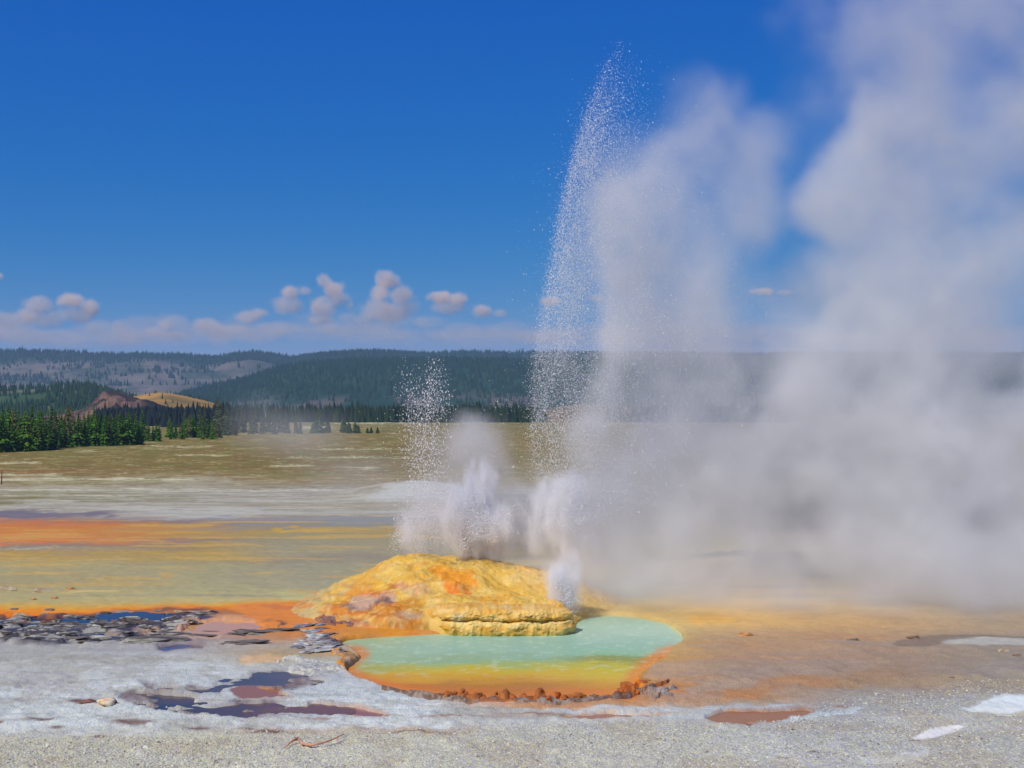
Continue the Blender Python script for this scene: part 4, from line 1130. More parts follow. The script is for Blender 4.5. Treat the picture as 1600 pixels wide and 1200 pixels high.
# ------------------------------------------------------------------ individual pines of the near groves
M_bark = surface_mat('pine_bark', color=alb((92, 70, 55)), rough=.9, var=.3, vscale=4, bump=.4, bscale=12, bdist=.05)
M_needles = surface_mat('pine_needles', rough=.85, spec=.2, var=.3, vscale=1.2, bump=0)
def crown_mesh(seed, H=9.0, R=1.7, tiers=13, sparse=0.0, cols=((38, 74, 12), (70, 106, 22)), base=.06):
    r = np.random.default_rng(seed)
    V = []; F = []; C = []
    c1, c2 = alb(cols[0]), alb(cols[1])
    for i in range(tiers):
        t = i / (tiers - 1)
        zc = H * (base + (1 - base) * t ** .92)
        rad = R * (1 - t) ** .8 * (1 + .15 * r.standard_normal()) + .12
        nb = int(11 - 5 * t)
        a0 = r.uniform(0, 6.28)
        for b in range(nb):
            if r.random() < sparse: continue
            a = a0 + b / nb * 6.283 + r.uniform(-.25, .25); L = rad * r.uniform(.65, 1.25)
            dz = -L * r.uniform(.15, .5) ; w = L * r.uniform(.35, .55); th = .20 + .10 * L
            ca, sa = math.cos(a), math.sin(a)
            z0_ = zc + r.uniform(-.15, .15)
            k = len(V)
            pts = [(0, 0, z0_ + .35 * H / tiers + .1), (ca * L * .55 - sa * w * .5, sa * L * .55 + ca * w * .5, z0_ + dz * .5), (ca * L * .55 + sa * w * .5, sa * L * .55 - ca * w * .5, z0_ + dz * .45),
                   (ca * L, sa * L, z0_ + dz), (ca * L * .5, sa * L * .5, z0_ + dz * .3 + th * .9), (ca * L * .45, sa * L * .45, z0_ + dz * .5 - th)]
            V += pts
            F += [(k, k + 1, k + 4), (k, k + 4, k + 2), (k + 4, k + 1, k + 3), (k + 4, k + 3, k + 2), (k + 5, k + 3, k + 1), (k + 5, k + 2, k + 3), (k, k + 5, k + 1), (k, k + 2, k + 5)]
            m = r.random(); C += [c1 * (1 - m) + c2 * m] * 6
    k = len(V); V += [(.12, 0, H * .93), (-.06, .1, H * .93), (-.06, -.1, H * .93), (0, 0, H * 1.03)]
    F += [(k, k + 1, k + 3), (k + 1, k + 2, k + 3), (k + 2, k, k + 3)]; C += [c2] * 4
    return new_mesh('crown', V, F, M_needles, smooth=False, col=np.array(C), link=False)
def trunk_mesh(H, r0):
    sides = 7; V = []; F = []
    for i in range(4):
        z_ = -.3 + (H + .3) * i / 3; rr = r0 * (1 - .85 * i / 3)
        V += [(rr * math.cos(k / sides * 6.283), rr * math.sin(k / sides * 6.283), z_) for k in range(sides)]
    for i in range(3):
        for k in range(sides):
            j = (k + 1) % sides; F.append((i * sides + k, i * sides + j, (i + 1) * sides + j, (i + 1) * sides + k))
    return new_mesh('trunk', V, F, M_bark, link=False)
PINES = [(crown_mesh(900 + i, 9, R_, 13, sp_, cc_), trunk_mesh(8.4, .17)) for i, (R_, sp_, cc_) in enumerate(((1.7, .04, ((38, 74, 12), (70, 106, 22))), (1.2, .12, ((30, 60, 14), (54, 88, 24))), (1.95, .04, ((46, 82, 12), (84, 118, 24))), (1.5, .10, ((28, 56, 20), (50, 80, 30))), (1.05, .18, ((52, 76, 22), (84, 104, 36))), (1.8, .06, ((34, 70, 14), (62, 98, 22))), (1.4, .25, ((74, 78, 44), (104, 98, 60)))))]
GREYP = [(crown_mesh(920 + i, 9, R_, 13, .22, ((52, 66, 48), (84, 92, 66))), trunk_mesh(8.6, .16)) for i, R_ in enumerate((1.4, 1.2, 1.6))]
BUSH = [(crown_mesh(940 + i, 4.2, 1.75, 9, .0, ((38, 60, 30), (60, 84, 42)), .02), trunk_mesh(3.6, .14)) for i in range(3)]
def tree(kind, x, y, s, label, group, name='pine_tree', cat='pine tree', sx=1.0):
    cm, tm = random.choice(kind)
    root = empty(name, (x, y, float(base_z(y))), random.uniform(0, 6.28)); root.scale = (s * sx, s * sx, s)
    c = bpy.data.objects.new('crown', cm); COL.objects.link(c); c.parent = root
    t = bpy.data.objects.new('trunk', tm); COL.objects.link(t); t.parent = root
    tag(root, label, cat, group)
    return root
def row(n, u0, u1, vb, depth, hpx, kind, label, group, jit=1.0, sx=1.0):
    for i in range(n):
        f = (i + random.random() * jit) / n
        u_ = u0 + (u1 - u0) * f
        vb_ = np.interp(u_, *vb) if isinstance(vb, tuple) else vb
        x0_, y0_, z0_ = on_ground(u_, vb_)
        Y = y0_ + random.uniform(0, depth)
        x_ = (u_ - 800) / FPX * Y
        hp = np.interp(u_, *hpx) if isinstance(hpx, tuple) else hpx
        s = (hp / FPX * Y / 9.0) * random.choice((random.uniform(.78, 1.0), random.uniform(.9, 1.22)))
        tree(kind, x_, Y, s, label, group, sx=sx)
vbA = ([-120, 0, 60, 130, 170, 225, 260], [709, 707, 704, 698, 697, 695, 690])
hA = ([-120, 0, 60, 100, 200, 230], [56, 55, 52, 48, 45, 38])
def seg_label(where, depth):
    return f'green pine {depth}, {where}'
for (a_, b_, where) in [(-110, 40, 'left end of the grove by the picture edge'), (40, 100, 'grove part straight behind the dark pond'), (100, 165, 'grove part right of the dark pond'), (165, 224, 'right third of the left grove')]:
    k_ = (b_ - a_) / 334
    for (n_, off, dep, depth, fh) in ((66, 0, 8, 'in front', 1.0), (56, 5, 30, 'in the middle rows', 1.0), (40, 9, 50, 'in the back rows', .98)):
        row(int(round(n_ * k_)), a_, b_, (vbA[0], [q - off for q in vbA[1]]), dep, (hA[0], [q * fh for q in hA[1]]), PINES, seg_label(where, depth), f'pines {depth}, {where}', sx=1.15)
row(6, 227, 252, 690, 10, 30, PINES, 'green pine at the right tip of the left grove', 'pines at the right tip of the left grove')
row(22, 260, 345, 687, 40, ([262, 275, 300, 338], [34, 24, 36, 26]), PINES, 'green pine in the front row of the small grove right of the pale gap', 'front pines of the small grove', jit=2.5, sx=1.1)
row(14, 268, 365, 682, 60, ([262, 300, 338, 365], [22, 40, 48, 30]), GREYP, 'taller darker pine at the back of the small grove right of the pale gap', 'back pines of the small grove', jit=3, sx=1.1)
row(17, 345, 470, 679, 60, ([345, 400, 420, 470], [38, 42, 38, 30]), GREYP, 'thin greyish pine in the misty open row across the plain', 'greyish pines in the mist')
for (u_, vb_, h_, lab) in [(498, 677, 36, 'tall bushy pine at the left of the lone bushes'), (512, 676, 20, 'small dark pine beside the tall bushy pine'), (489, 677, 16, 'low dark bush at the left end of the bush line'),
                           (537, 676, 22, 'dark pointed bush, first right of the white line'), (545, 677, 18, 'dark green bush touching the pointed bush'), (555, 677, 17, 'broad round dark bush in the middle of the plain'),
                           (560, 677, 13, 'lower right bush of the broad round pair'), (574, 677, 9, 'small bush left of the last lone bush'), (580, 677, 10, 'tiny upright bush beside the last lone bush'), (590, 677, 10, 'last lone round bush right on the plain'),
                           (466, 677, 9, 'little low bush under the misty pines')]:
    x_, y_, z_ = on_ground(u_, vb_)
    tree(BUSH, x_, y_, h_ / FPX * y_ / 4.2, lab, None, 'bush' if h_ < 30 else 'pine_tree', 'bush' if h_ < 30 else 'pine tree')

# ------------------------------------------------------------------ volumes: steam, spray, mist, clouds
def fbm3(shape, cell, seed, octv=4, gain=.55, stretch=(1, 1, 1)):
    """smooth 3-D noise on a voxel grid, cells given in voxels; about -1 .. 1"""
    r = np.random.default_rng(seed); out = np.zeros(shape, np.float32); w = 1; tot = 0
    for o_ in range(octv):
        cs = [max(cell * stretch[i] / 2 ** o_, 1.01) for i in range(3)]
        g = r.random([int(shape[i] / cs[i]) + 4 for i in range(3)]).astype(np.float32)
        for ax in range(3):
            p = (np.arange(shape[ax]) + .37 * cs[ax]) / cs[ax]; i0 = p.astype(int); f = p - i0; f = (f * f * (3 - 2 * f)).astype(np.float32)
            sh = [1, 1, 1]; sh[ax] = len(f); f = f.reshape(sh)
            g = np.take(g, i0, ax) * (1 - f) + np.take(g, i0 + 1, ax) * f
        out += w * (g * 2 - 1); tot += w; w *= gain
    return out / tot * 1.6

def volume_object(name, dens, mn, mx, mat, label):
    nx, ny, nz = dens.shape
    im = bpy.data.images.new(name + '_density', nx, ny * nz, float_buffer=True, is_data=True)
    px = np.zeros((nz * ny * nx, 4), np.float32); px[:, :3] = dens.transpose(2, 1, 0).reshape(-1, 1); px[:, 3] = 1
    im.pixels.foreach_set(px.ravel())
    vd = bpy.data.volumes.new(name); vd.materials.append(mat)
    o = bpy.data.objects.new(name, vd); COL.objects.link(o)
    ng = bpy.data.node_groups.new(name, 'GeometryNodeTree')
    ng.interface.new_socket('Geometry', in_out='INPUT', socket_type='NodeSocketGeometry')
    ng.interface.new_socket('Geometry', in_out='OUTPUT', socket_type='NodeSocketGeometry')
    N = ng.nodes.new; L = ng.links.new
    go = N('NodeGroupOutput'); vc = N('GeometryNodeVolumeCube'); sm = N('GeometryNodeSetMaterial'); sm.inputs['Material'].default_value = mat
    vc.inputs['Min'].default_value = mn; vc.inputs['Max'].default_value = mx
    for k, v in zip(('Resolution X', 'Resolution Y', 'Resolution Z'), dens.shape): vc.inputs[k].default_value = v
    pos = N('GeometryNodeInputPosition')
    def vm(op, a, b):
        m = N('ShaderNodeVectorMath'); m.operation = op
        for i, x in enumerate((a, b)):
            if x is None: continue
            if isinstance(x, (tuple, list)): m.inputs[i].default_value = x
            else: L(x, m.inputs[i])
        return m.outputs['Value'] if op == 'DOT_PRODUCT' else m.outputs[0]
    h = [(mx[i] - mn[i]) / (dens.shape[i] - 1) for i in range(3)]
    v = vm('SUBTRACT', pos.outputs[0], tuple(mn)); v = vm('DIVIDE', v, tuple(h)); v = vm('ADD', v, (.5, .5, .5)); v = vm('FLOOR', v, None)
    v = vm('ADD', v, (.5, .5, 0))
    u = vm('DOT_PRODUCT', v, (1 / nx, 0, 0)); w = vm('DOT_PRODUCT', v, (0, 1 / (ny * nz), 1 / nz))
    cb = N('ShaderNodeCombineXYZ'); L(u, cb.inputs[0]); L(w, cb.inputs[1])
    it = N('GeometryNodeImageTexture'); it.interpolation = 'Closest'; it.extension = 'EXTEND'; it.inputs['Image'].default_value = im
    L(cb.outputs[0], it.inputs['Vector'])
    L(it.outputs[0], vc.inputs['Density']); L(vc.outputs[0], sm.inputs[0]); L(sm.outputs[0], go.inputs[0])
    o.modifiers.new('density_grid', 'NODES').node_group = ng
    tag(o, label, kind='stuff')
    return o

def vgrid(mn, mx, h):
    n = [int((mx[i] - mn[i]) / h) + 1 for i in range(3)]
    g = [np.linspace(mn[i], mx[i], n[i], dtype=np.float32) for i in range(3)]
    return np.meshgrid(*g, indexing='ij'), tuple(n)

def puffs(P, W, N1, N2, blobs, erode=.45):
    """blobs: (u, v, Y, ru, rv, depth radius in metres, density, softness); each is a billow with a noisy skin"""
    X, Y, Z = P
    d = np.zeros(X.shape, np.float32)
    for (u, v, Yc, ru, rv, ry, den, soft) in blobs:
        cx_, cy_, cz_ = at_depth(u, v, Yc)
        rx, rz = ru / FPX * Yc, rv / FPX * Yc
        sx = [slice(max(0, np.searchsorted(X[:, 0, 0], cx_ - rx * 1.9)), np.searchsorted(X[:, 0, 0], cx_ + rx * 1.9)),
              slice(max(0, np.searchsorted(Y[0, :, 0], cy_ - ry * 1.9)), np.searchsorted(Y[0, :, 0], cy_ + ry * 1.9)),
              slice(max(0, np.searchsorted(Z[0, 0, :], cz_ - rz * 1.9)), np.searchsorted(Z[0, 0, :], cz_ + rz * 1.9))]
        s = tuple(sx)
        if 0 in X[s].shape: continue
        q = np.sqrt(((X[s] - cx_) / rx) ** 2 + ((Y[s] - cy_) / ry) ** 2 + ((Z[s] - cz_) / rz) ** 2)
        q = q + erode * N1[s] 
        e = np.clip((1.0 - q) / soft, 0, 1); e = e * e * (3 - 2 * e)
        d[s] = np.maximum(d[s], den * e * (1 + .7 * N2[s]).clip(.1, 2)) + .25 * np.minimum(d[s], den * e)
    return d

M_steam = volume_mat('steam', (.905, .91, .905), 1.0, 0.0)
M_mist = volume_mat('mist', (.93, .93, .94), 1.0, 0.0)
M_spray = volume_mat('water_spray', (1.0, 1.0, 1.0), 12.0, 0.0)
M_cloud = volume_mat('cloud', (1.0, .88, .77), 0.75, -0.1)
M_haze = volume_mat('air_haze', (.42, .68, 1.0), 0.00008, 0.0)

def build_steam():
    mn, mx, h = (-3.5, 31.0, -.2), (24.0, 51.0, 24.0), .175
    P, n = vgrid(mn, mx, h)
    N1 = fbm3(n, 17, 1001, 5, .64); N2 = fbm3(n, 9, 1003, 4, .68)
    B = [
        # left column
        (1085, 165, 42, 58, 52, 1.5, .20, .8), (1150, 150, 42, 30, 38, 1.1, .20, .8), (1185, 215, 42, 56, 60, 1.6, .24, .7), (1110, 250, 42, 70, 50, 1.5, .12, .9),
        (1175, 300, 42, 52, 70, 1.6, .32, .8), (1180, 350, 42, 40, 50, 1.4, .26, .9), (1000, 250, 42, 60, 55, 1.5, .14, 1.), (1010, 330, 42, 75, 75, 1.8, .26, .9), (1070, 390, 42, 90, 85, 2.0, .22, .9), (1030, 440, 42, 85, 90, 2.0, .30, .9),
        (1060, 520, 42, 95, 80, 2.2, .30, .9), (1040, 600, 42, 100, 90, 2.2, .28, .9), (1120, 470, 42, 60, 80, 1.6, .14, 1.), (950, 400, 42, 50, 120, 1.4, .07, 1.),
        # middle base
        (1060, 700, 42, 130, 90, 2.5, .32, .9), (1010, 790, 41, 120, 100, 2.5, .30, .9), (1100, 830, 41, 150, 110, 3, .30, .9), (1000, 880, 40, 120, 70, 2.2, .16, 1.), (930, 720, 42, 90, 80, 2., .12, 1.),
        # right column
        (1400, 60, 44, 120, 100, 2.6, .20, .9), (1540, 30, 44, 120, 80, 2.4, .20, .9), (1360, 140, 44, 80, 80, 2.2, .20, .8), (1450, 180, 44, 110, 90, 2.6, .22, .9), (1570, 210, 44, 90, 75, 2.4, .26, .8), (1330, 290, 44, 100, 80, 2.4, .20, .8),
        (1420, 340, 44, 120, 110, 3, .26, .9), (1290, 330, 44, 80, 60, 2, .12, 1.), (1360, 460, 44, 120, 110, 3, .30, .9), (1470, 470, 44, 110, 110, 3, .22, .9), (1340, 590, 44, 150, 120, 3.2, .32, .9), (1460, 600, 44, 110, 100, 3, .22, .9),
        (1560, 420, 45, 80, 90, 2.4, .12, 1.), (1600, 120, 45, 70, 60, 2, .10, 1.), (1250, 660, 44, 130, 90, 3, .34, .9), (1640, 300, 45, 70, 200, 2.5, .10, 1.),
        # base bank, thinning towards the ground in front
        (1200, 760, 44, 180, 110, 3.5, .34, .9), (1380, 740, 45, 180, 110, 3.5, .30, .9), (1540, 760, 45, 150, 110, 3.5, .28, .9), (1680, 760, 45, 150, 130, 3.5, .30, .9), (1300, 850, 45, 220, 85, 3.5, .26, .9), (1500, 860, 46, 220, 80, 3.5, .28, .9),
        (1700, 860, 46, 200, 90, 3.5, .28, .9), (1620, 680, 45, 80, 50, 2.2, .20, .9), (1150, 900, 42, 200, 60, 3.0, .11, 1.), (1400, 915, 43, 220, 55, 3.0, .12, 1.), (1600, 920, 43, 160, 55, 3, .16, 1.), (1800, 700, 46, 150, 200, 4, .25, .9), (1750, 420, 46, 120, 220, 4, .15, .9),
        (1480, -60, 44, 200, 120, 3, .22, .9), (1560, -180, 44, 240, 150, 3.4, .22, .9), (1700, 0, 45, 150, 200, 3, .16, .9),
    ]
    B += [(1130, 240, 42, 85, 95, 1.8, .13, .9), (1080, 330, 42, 115, 110, 2, .15, .9), (1060, 260, 42, 80, 80, 1.6, .10, .9), (1180, 250, 42, 50, 90, 1.6, .12, .8), (1090, 480, 42, 120, 120, 2, .10, 1.), (1400, 200, 44, 150, 200, 3, .08, .9), (1400, 480, 44, 170, 160, 3, .10, .9)]
    B = [(u_, v_, Y_, ru * 1.30, rv * 1.26, ry * 1.25, den * (1.9 if v_ < 640 else 1.7), min(1.1, so * 1.1)) for (u_, v_, Y_, ru, rv, ry, den, so) in B]
    d = puffs(P, None, N1, N2, B, .52)
    d = np.maximum(d, puffs(P, None, N1 * .6, N2 * .5, [(1100, 925, 38, 170, 75, 3, .12, 1.3), (1250, 935, 38.5, 210, 85, 3.5, .13, 1.3), (1450, 935, 39, 230, 85, 3.5, .16, 1.3), (1650, 940, 39, 230, 90, 3.5, .18, 1.3), (1000, 880, 39, 150, 110, 2.8, .17, 1.3), (1300, 880, 40, 280, 110, 3.8, .18, 1.3), (1560, 870, 40, 280, 110, 3.8, .20, 1.3), (950, 800, 40.5, 120, 130, 1.8, .17, 1.3), (1060, 945, 36, 170, 60, 2.5, .12, 1.3), (1250, 940, 36, 240, 75, 3.2, .17, 1.3), (1450, 935, 36, 240, 80, 3.2, .20, 1.3), (1650, 930, 36, 240, 85, 3.2, .24, 1.3), (1350, 985, 34.5, 300, 40, 2.5, .07, 1.3), (840, 900, 36.6, 70, 55, .8, .20, 1.2), (960, 950, 35.2, 120, 50, 1.6, .16, 1.2), (1120, 760, 40, 190, 140, 3, .14, 1.3), (1120, 330, 42, 120, 170, 2, .10, 1.2), (1180, 260, 42, 80, 110, 1.6, .16, 1.1)], .4))
    # veil of fine spray inside the tall jet and the puff behind the small jet
    d2 = puffs(P, None, N1 * .5, N2 * .4, [(938, 290, 38.3, 42, 120, .7, .50, 1.), (908, 430, 38.3, 46, 130, .8, .50, 1.), (882, 560, 38.3, 50, 120, .8, .36, 1.), (960, 560, 38.6, 110, 150, 1., .07, 1.), (875, 690, 38.3, 75, 90, 1.0, .14, 1.), (960, 240, 38.4, 40, 70, .6, .12, 1.),
                                            (758, 690, 40, 66, 62, 1.1, .55, 1.), (735, 730, 40, 80, 80, 1.2, .45, 1.1), (745, 790, 41, 110, 95, 1.3, .38, 1.1), (850, 770, 41, 110, 100, 1.6, .42, 1.1), (900, 840, 41, 110, 90, 1.3, .40, 1.1), (810, 830, 41, 120, 70, 1.4, .45, 1.1), (690, 800, 40, 80, 80, 1.2, .30, 1.1),
                                            (650, 820, 38.2, 56, 56, .9, .22, 1.), (670, 650, 38.2, 46, 100, .7, .09, 1.), (668, 740, 38.2, 50, 70, .8, .16, 1.), (885, 925, 36.9, 80, 60, .8, .22, 1.1), (850, 900, 37.3, 90, 55, 1.2, .34, 1.1), (960, 930, 37, 130, 60, 1.6, .16, 1.1), (1080, 950, 36.5, 140, 40, 1.4, .08, 1.1)], .34)
    d = np.maximum(d, 1.2 * d2)
    X, Y, Z = P
    c_, s_ = math.cos(PITCH), math.sin(PITCH)
    f_ = Y * c_ + (Z - EYE) * s_
    U = 800 + FPX * X / f_; V = 600 - FPX * ((Z - EYE) * c_ - Y * s_) / f_
    def envelope(pts, soft, Yc, ry, den, warp=26, nz=.9, base=.62):
        sd = poly_sd((U + warp * 1.3 * N1).ravel(), (V + warp * N2 + .6 * warp * N1).ravel(), smooth_pts(pts, 1), 1.0).reshape(U.shape)
        e = np.clip(-sd / soft, 0, 1); e = e * e * (3 - 2 * e)
        yc = np.interp(V, *Yc); r_ = np.interp(V, *ry) * (1 + .35 * N2)
        q = np.clip(1 - ((Y - yc) / r_) ** 2, 0, 1)
        return (np.interp(V, *den) * e * q * np.clip(base + nz * N1 + .5 * N2, .06, 2)).astype(np.float32)
    EA = envelope([(985, 235), (1025, 165), (1048, 125), (1090, 104), (1132, 108), (1158, 130), (1172, 165), (1212, 178), (1240, 205), (1238, 255), (1220, 300), (1218, 348), (1172, 385), (1158, 420), (1155, 470), (1170, 530), (1185, 600), (1210, 660), (1210, 820), (930, 820), (880, 700), (905, 620), (925, 560), (925, 480), (905, 400), (900, 330), (925, 270)],
                  52, ([0, 600, 900], [42, 42, 40]), ([0, 300, 700], [1.4, 2.0, 3.0]), ([100, 200, 350, 600, 800], [.34, .40, .66, .62, .62]))
    EB = envelope([(1318, -150), (1303, 20), (1300, 110), (1318, 165), (1270, 222), (1238, 285), (1218, 335), (1228, 375), (1275, 402), (1282, 450), (1250, 505), (1228, 555), (1188, 605), (1145, 640), (1010, 650), (900, 700), (868, 800), (850, 880), (870, 950), (960, 975), (1100, 990), (1300, 1000), (1500, 1005), (1950, 1010), (2000, 700), (2000, -150)],
                  58, ([0, 600, 800, 960], [44, 43.5, 41, 36.8]), ([0, 400, 700, 960], [2.6, 3.2, 4.2, 2.6]), ([-50, 300, 500, 700, 860, 960, 1010], [.26, .38, .62, .85, .85, .60, .25]))
    hole = np.ones(U.shape, np.float32)
    for (hu, hv, ha, hb, hk) in [(1560, 85, 50, 60, .8), (1600, 290, 60, 30, .7), (1600, 500, 70, 90, .75), (1575, 600, 50, 24, .85), (1510, 150, 30, 50, .5), (1680, 480, 90, 120, .6), (1370, 120, 40, 40, .3)]:
        hole *= 1 - hk * np.exp(-((U - hu + 25 * N2) / ha) ** 2 - ((V - hv + 25 * N1) / hb) ** 2)
    EC = envelope([(596, 870), (604, 800), (640, 770), (682, 715), (694, 660), (740, 632), (784, 650), (806, 700), (830, 752), (872, 730), (925, 750), (965, 800), (960, 900), (925, 985), (860, 985), (830, 930), (790, 885), (690, 880)],
                  46, ([600, 862, 890, 960], [40.8, 40.8, 37.6, 35.9]), ([600, 860, 960], [1.1, 1.1, .8]), ([640, 760, 860, 980], [.75, .65, .55, .35]), warp=16, nz=.8, base=.8)
    ED = envelope([(1120, 420), (1300, 430), (1330, 700), (1050, 700)], 60, ([0, 900], [43, 43]), ([0, 900], [2.5, 2.5]), ([400, 520, 700], [.10, .38, .75]))
    EA = np.maximum(EA, ED)
    d = np.maximum(np.maximum(.45 * d, EA), np.maximum(EB * hole, EC))
    gzz = np.clip((P[2] + 0.1) / .3, 0, 1)
    d *= gzz * np.clip((24.0 - P[2]) / 2, 0, 1) * np.clip((24 - P[0]) / 1.5, 0, 1)
    d[d < .004] = 0
    volume_object('steam', d, mn, mx, M_steam, 'tall grey white steam plume drifting up from the geyser on the right')
build_steam()

def build_spray():
    mn, mx, h = (-4.4, 35.2, .1), (3.2, 41.6, 5.4), .08
    P, n = vgrid(mn, mx, h)
    N1 = fbm3(n, 9, 1011, 4, .7, (1, 1, 2.2)); N2 = fbm3(n, 4, 1013, 3, .7, (1, 1, 2.5))
    d = puffs(P, None, N1, N2, [(728, 815, 39.4, 42, 62, .7, 1.2, 1.1), (772, 825, 39.4, 40, 58, .7, 1.2, 1.1), (748, 765, 39.4, 36, 50, .6, .6, 1.1), (750, 850, 39.4, 62, 34, .7, 1.0, 1.1), (882, 795, 39.3, 50, 60, .8, .55, 1.2), (890, 850, 39.3, 56, 50, .8, .45, 1.2),
                                (858, 830, 39.4, 44, 50, .6, .40, 1.2), (878, 905, 36, 34, 50, .6, .8, 1.1), (882, 945, 36, 28, 40, .5, .8, 1.1), (640, 835, 40, 34, 44, .5, .25, 1.1)], .50)
    d *= np.clip(.7 + 1.3 * N2, .05, 2)
    d *= np.clip((P[2] - .1) / .3, 0, 1)
    d[d < .01] = 0
    volume_object('spray', d, mn, mx, M_spray, 'bright white bursts of fine spray over the geyser vents')
build_spray()

def build_mist():
    mn, mx, h = (-42., 50., -4.5), (16., 175., 9.), 1.25
    P, n = vgrid(mn, mx, h)
    N1 = fbm3(n, 12, 1021, 4, .55)
    d = puffs(P, None, N1, N1 * .6, [(470, 680, 150, 90, 50, 18, .020, 1.), (560, 740, 110, 130, 45, 16, .018, 1.), (400, 660, 160, 60, 50, 14, .014, 1.), (660, 790, 75, 110, 60, 14, .030, 1.), (560, 830, 62, 140, 35, 9, .020, 1.), (480, 800, 80, 200, 30, 14, .012, 1.), (720, 700, 90, 120, 60, 18, .02, 1.)], .5)
    d[d < .0006] = 0
    volume_object('mist', d, mn, mx, M_mist, 'thin veil of steam drifting low over the plain')
build_mist()

# cumulus clouds far behind the ridge
def cloud(label, blobs, seed, Y=11000, h=11.0, den=.015):
    us = [b[0] for b in blobs]; vs = [b[1] for b in blobs]
    x0 = at_depth(min(b[0] - b[2] * 1.5 for b in blobs), 500, Y)[0]; x1 = at_depth(max(b[0] + b[2] * 1.5 for b in blobs), 500, Y)[0]
    z1 = at_depth(800, min(b[1] - b[3] * 1.5 for b in blobs), Y)[2]; z0_ = max(at_depth(800, max(b[1] + b[3] * 1.5 for b in blobs), Y)[2], 330)
    ry = max(b[2] for b in blobs) / FPX * Y * 1.0
    mn, mx = (x0, Y - ry * 1.5, z0_), (x1, Y + ry * 1.5, z1)
    P, n = vgrid(mn, mx, h)
    N1 = fbm3(n, 11, seed, 4, .6); N2 = fbm3(n, 6, seed + 1, 3, .6)
    d = puffs(P, None, N1, N2, [(b[0], b[1], Y, b[2], b[3], b[2] / FPX * Y, den * b[4], .55) for b in blobs], .40)
    zc = P[2]
    d[d < .0002] = 0
    o = volume_object('cloud', d.astype(np.float32), mn, mx, M_cloud, label)
    o['kind'] = 'thing'; o['category'] = 'cloud'
    return o
cloud('pair of small pinkish clouds low at the left edge', [(60, 478, 24, 16, .7), (50, 494, 34, 16, .5), (15, 500, 34, 18, .35), (80, 500, 26, 16, .35)], 1101)
cloud('broad rounded pink cloud, second from the left edge', [(112, 470, 26, 14, 1.), (138, 480, 22, 14, .9), (120, 492, 36, 16, .4)], 1103)
cloud('small bright pink cloud low over the left ridge', [(258, 508, 14, 12, 1.), (240, 518, 26, 10, .6), (190, 510, 18, 14, .3), (150, 518, 14, 10, .3), (275, 522, 26, 8, .4)], 1105)
cloud('faint flat cloud between the low pink cloud and the tall ones', [(320, 508, 34, 12, .4), (385, 496, 30, 14, .55), (400, 490, 22, 9, .6), (350, 516, 60, 14, .25)], 1107)
cloud('pink topped cloud left of the tall leaning cloud', [(455, 455, 22, 15, 1.), (475, 456, 16, 9, .8), (452, 475, 32, 18, .4)], 1109)
cloud('tall leaning cumulus tower with a bright top', [(508, 440, 17, 14, 1.1), (522, 452, 22, 16, .9), (532, 468, 24, 16, .6), (505, 478, 26, 22, .55), (492, 482, 8, 16, 1.), (545, 478, 10, 10, .9), (500, 500, 24, 10, .5)], 1111)
cloud('tallest cumulus tower with a round pink head', [(606, 440, 22, 18, 1.1), (596, 456, 22, 16, .8), (625, 462, 26, 20, .7), (600, 486, 46, 24, .35), (575, 500, 22, 14, .4), (640, 480, 24, 16, .3)], 1113)
cloud('wide bright pink cloud right of the tallest tower', [(688, 464, 22, 12, 1.1), (715, 468, 20, 12, 1.), (700, 480, 36, 12, .35)], 1115)
cloud('two faint little clouds left of the tall water jet', [(755, 485, 18, 13, .8), (782, 490, 16, 10, .55)], 1117)
cloud('faint pink cloud seen through the tall water jet', [(862, 470, 22, 9, .8), (930, 466, 20, 8, .5)], 1119)
cloud('thin pink cloud in the gap between the two steam columns', [(1190, 456, 24, 7, 1.), (1225, 457, 18, 6, .5)], 1121)
cloud('small cloud fragment high at the left edge', [(-2, 432, 10, 8, 1.)], 1123)
rb = random.Random(3)
cloud('long hazy lavender cloud bank under the cumulus towers', [(u_ + rb.uniform(-15, 15), rb.uniform(500, 528), rb.uniform(28, 60), rb.uniform(9, 20), rb.uniform(.06, .18)) for u_ in range(-60, 840, 24)], 1131, Y=11800, h=18)
lay = cloud('low lavender bank of cloud lying behind the whole ridge', [(u_, 524 + 6 * math.sin(u_ * .01), 130, 17, .05) for u_ in range(-150, 1800, 130)], 1125, Y=12500, h=30)

# ------------------------------------------------------------------ water drops thrown up by the geyser
def drops_mesh(P, r):
    n = len(P)
    v, f = np.array([(1, 0, 0), (-1, 0, 0), (0, 1, 0), (0, -1, 0), (0, 0, 1.5), (0, 0, -1.5)], float), np.array([(0, 2, 4), (2, 1, 4), (1, 3, 4), (3, 0, 4), (2, 0, 5), (1, 2, 5), (3, 1, 5), (0, 3, 5)])
    V = (P[:, None] + v[None] * r[:, None, None]).reshape(-1, 3)
    F = (f[None] + 6 * np.arange(n)[:, None, None]).reshape(-1, 3)
    return V, F
def drop_mat():
    m = bpy.data.materials.new('water_drop'); t = NT(m)
    p = t.n('ShaderNodeBsdfPrincipled')
    p.inputs['Base Color'].default_value = (.95, .97, 1, 1); p.inputs['Roughness'].default_value = .15; p.inputs['IOR'].default_value = 1.33
    tr = t.n('ShaderNodeBsdfTranslucent'); tr.inputs[0].default_value = (.97, .98, 1, 1)
    mx_ = t.n('ShaderNodeMixShader'); mx_.inputs[0].default_value = .15
    t.l(p.outputs[0], mx_.inputs[1]); t.l(tr.outputs[0], mx_.inputs[2]); t.l(mx_.outputs[0], t.out.inputs['Surface'])
    return m
M_drop = drop_mat()
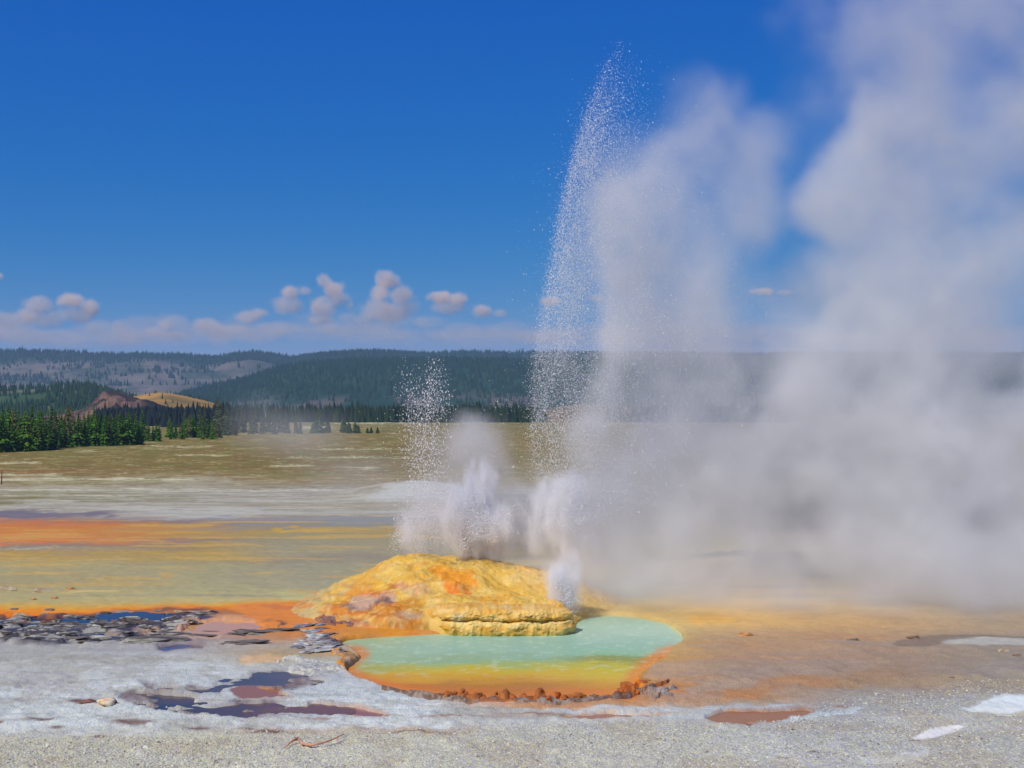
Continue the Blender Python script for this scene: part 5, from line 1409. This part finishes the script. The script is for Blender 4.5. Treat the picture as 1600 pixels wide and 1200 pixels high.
def drops(name, label, u, v, Y, r):
    x, y, z = at_depth(u, v, Y)
    k = z > .05
    V, F = drops_mesh(np.stack([x, y, z], -1)[k], r[k])
    o = new_mesh(name, V, F, M_drop)
    tag(o, label, kind='stuff'); return o
def rad(n, base=.0075, var=.0030): return np.clip(base * np.exp(rng.normal(0, .42, n)), .0025, .026)

# tall jet
n = 98000
v = 60 + 760 * rng.beta(1.7, 1.55, n)
Lf = np.interp(v, [55, 100, 180, 260, 340, 420, 480, 560, 640, 700, 820], [968, 945, 912, 890, 872, 858, 845, 832, 826, 828, 850])
W = np.interp(v, [55, 100, 180, 260, 340, 460, 560, 700, 820], [10, 16, 26, 33, 40, 52, 66, 72, 40])
gam = rng.gamma(1.5, .76, n); tail = rng.random(n) < .22
u = Lf + W * gam + np.where(tail, rng.exponential(1.0, n) * np.interp(v, [60, 200, 350, 600, 800], [5, 30, 85, 130, 90]), 0)
u += rng.normal(0, 5, n) - np.where(rng.random(n) < .07, rng.exponential(16, n), 0)
dens = np.interp(v, [60, 90, 130, 200, 260, 820], [.10, .16, .30, .7, 1, 1])
dens = dens * np.clip(.9 + .65 * fbm((u - Lf) * .045, v * .012 + u * .01, 961, 4), .15, 1)
k = (rng.random(n) < dens) & (u < 1230)
u, v = u[k], v[k]; n = len(u)
drops('water_jet', 'tall fountain of white water drops thrown high above the mound', u, v, 38 + rng.normal(0, .55, n) + (u - 900) * .004, rad(n, .0055))
# small jet on the left
n = 5600
v = 556 + 290 * rng.beta(1.4, 1.4, n)
pk = rng.random(n) < .72
c1 = np.interp(v, [556, 600, 660, 770], [680, 678, 668, 668]); c2 = np.interp(v, [556, 600, 660, 770], [636, 642, 652, 668])
u = np.where(pk, c1, c2) + rng.normal(0, 1, n) * np.interp(v, [556, 600, 680, 770], [6, 15, 19, 19])
dens = np.interp(v, [556, 585, 620, 700], [.2, .45, 1, 1])
k = rng.random(n) < dens; u, v = u[k], v[k]
drops('water_jet', 'short ragged jet of water drops left of the tall fountain', u, v, 37.8 + rng.normal(0, .4, len(u)), rad(len(u), .0085))
# spray around the vents
for (cu, cv, su, sv, n, lab) in [(640, 832, 20, 30, 3600, 'low fan of drops at the left foot of the small jet'), (745, 822, 40, 52, 15000, 'drops flung from the brightest white burst'), (882, 812, 42, 50, 11000, 'dome of drops over the right hand burst'),
                                 (880, 930, 20, 34, 2600, 'drops over the little fountain behind the ledge'), (860, 690, 90, 60, 1100, 'loose drops falling between the small jet and the tall fountain')]:
    if cv == 690:
        u, v = cu + rng.normal(0, su, n), cv + rng.normal(0, sv, n)
    else:      # ragged spikes thrown outwards and up
        ns = 46; th = rng.normal(0, 1.05, ns); Ls = rng.uniform(.5, 1.55, ns)
        k = rng.integers(0, ns, n); q = rng.random(n) ** .62 * Ls[k]
        a_ = th[k] + rng.normal(0, .13, n)
        u = cu + su * q * 1.25 * np.sin(a_) + rng.normal(0, su * .10, n); v = cv + sv * .35 - sv * q * 1.2 * np.cos(a_) + rng.normal(0, sv * .08, n)
    drops('water_splash', lab, u, v, np.where(cv > 900, 35.7, 38.9) + rng.normal(0, .45, n), rad(n, .0058))

# ------------------------------------------------------------------ air
bx = [(-4950, -300, -7.5), (4950, -300, -7.5), (4950, 7000, -7.5), (-4950, 7000, -7.5), (-4950, -300, 310), (4950, -300, 310), (4950, 7000, 310), (-4950, 7000, 310)]
hz = new_mesh('haze', bx, [(0, 3, 2, 1), (4, 5, 6, 7), (0, 1, 5, 4), (1, 2, 6, 5), (2, 3, 7, 6), (3, 0, 4, 7)], M_haze, smooth=False)
tag(hz, 'thin blue summer haze filling the valley air', kind='stuff')
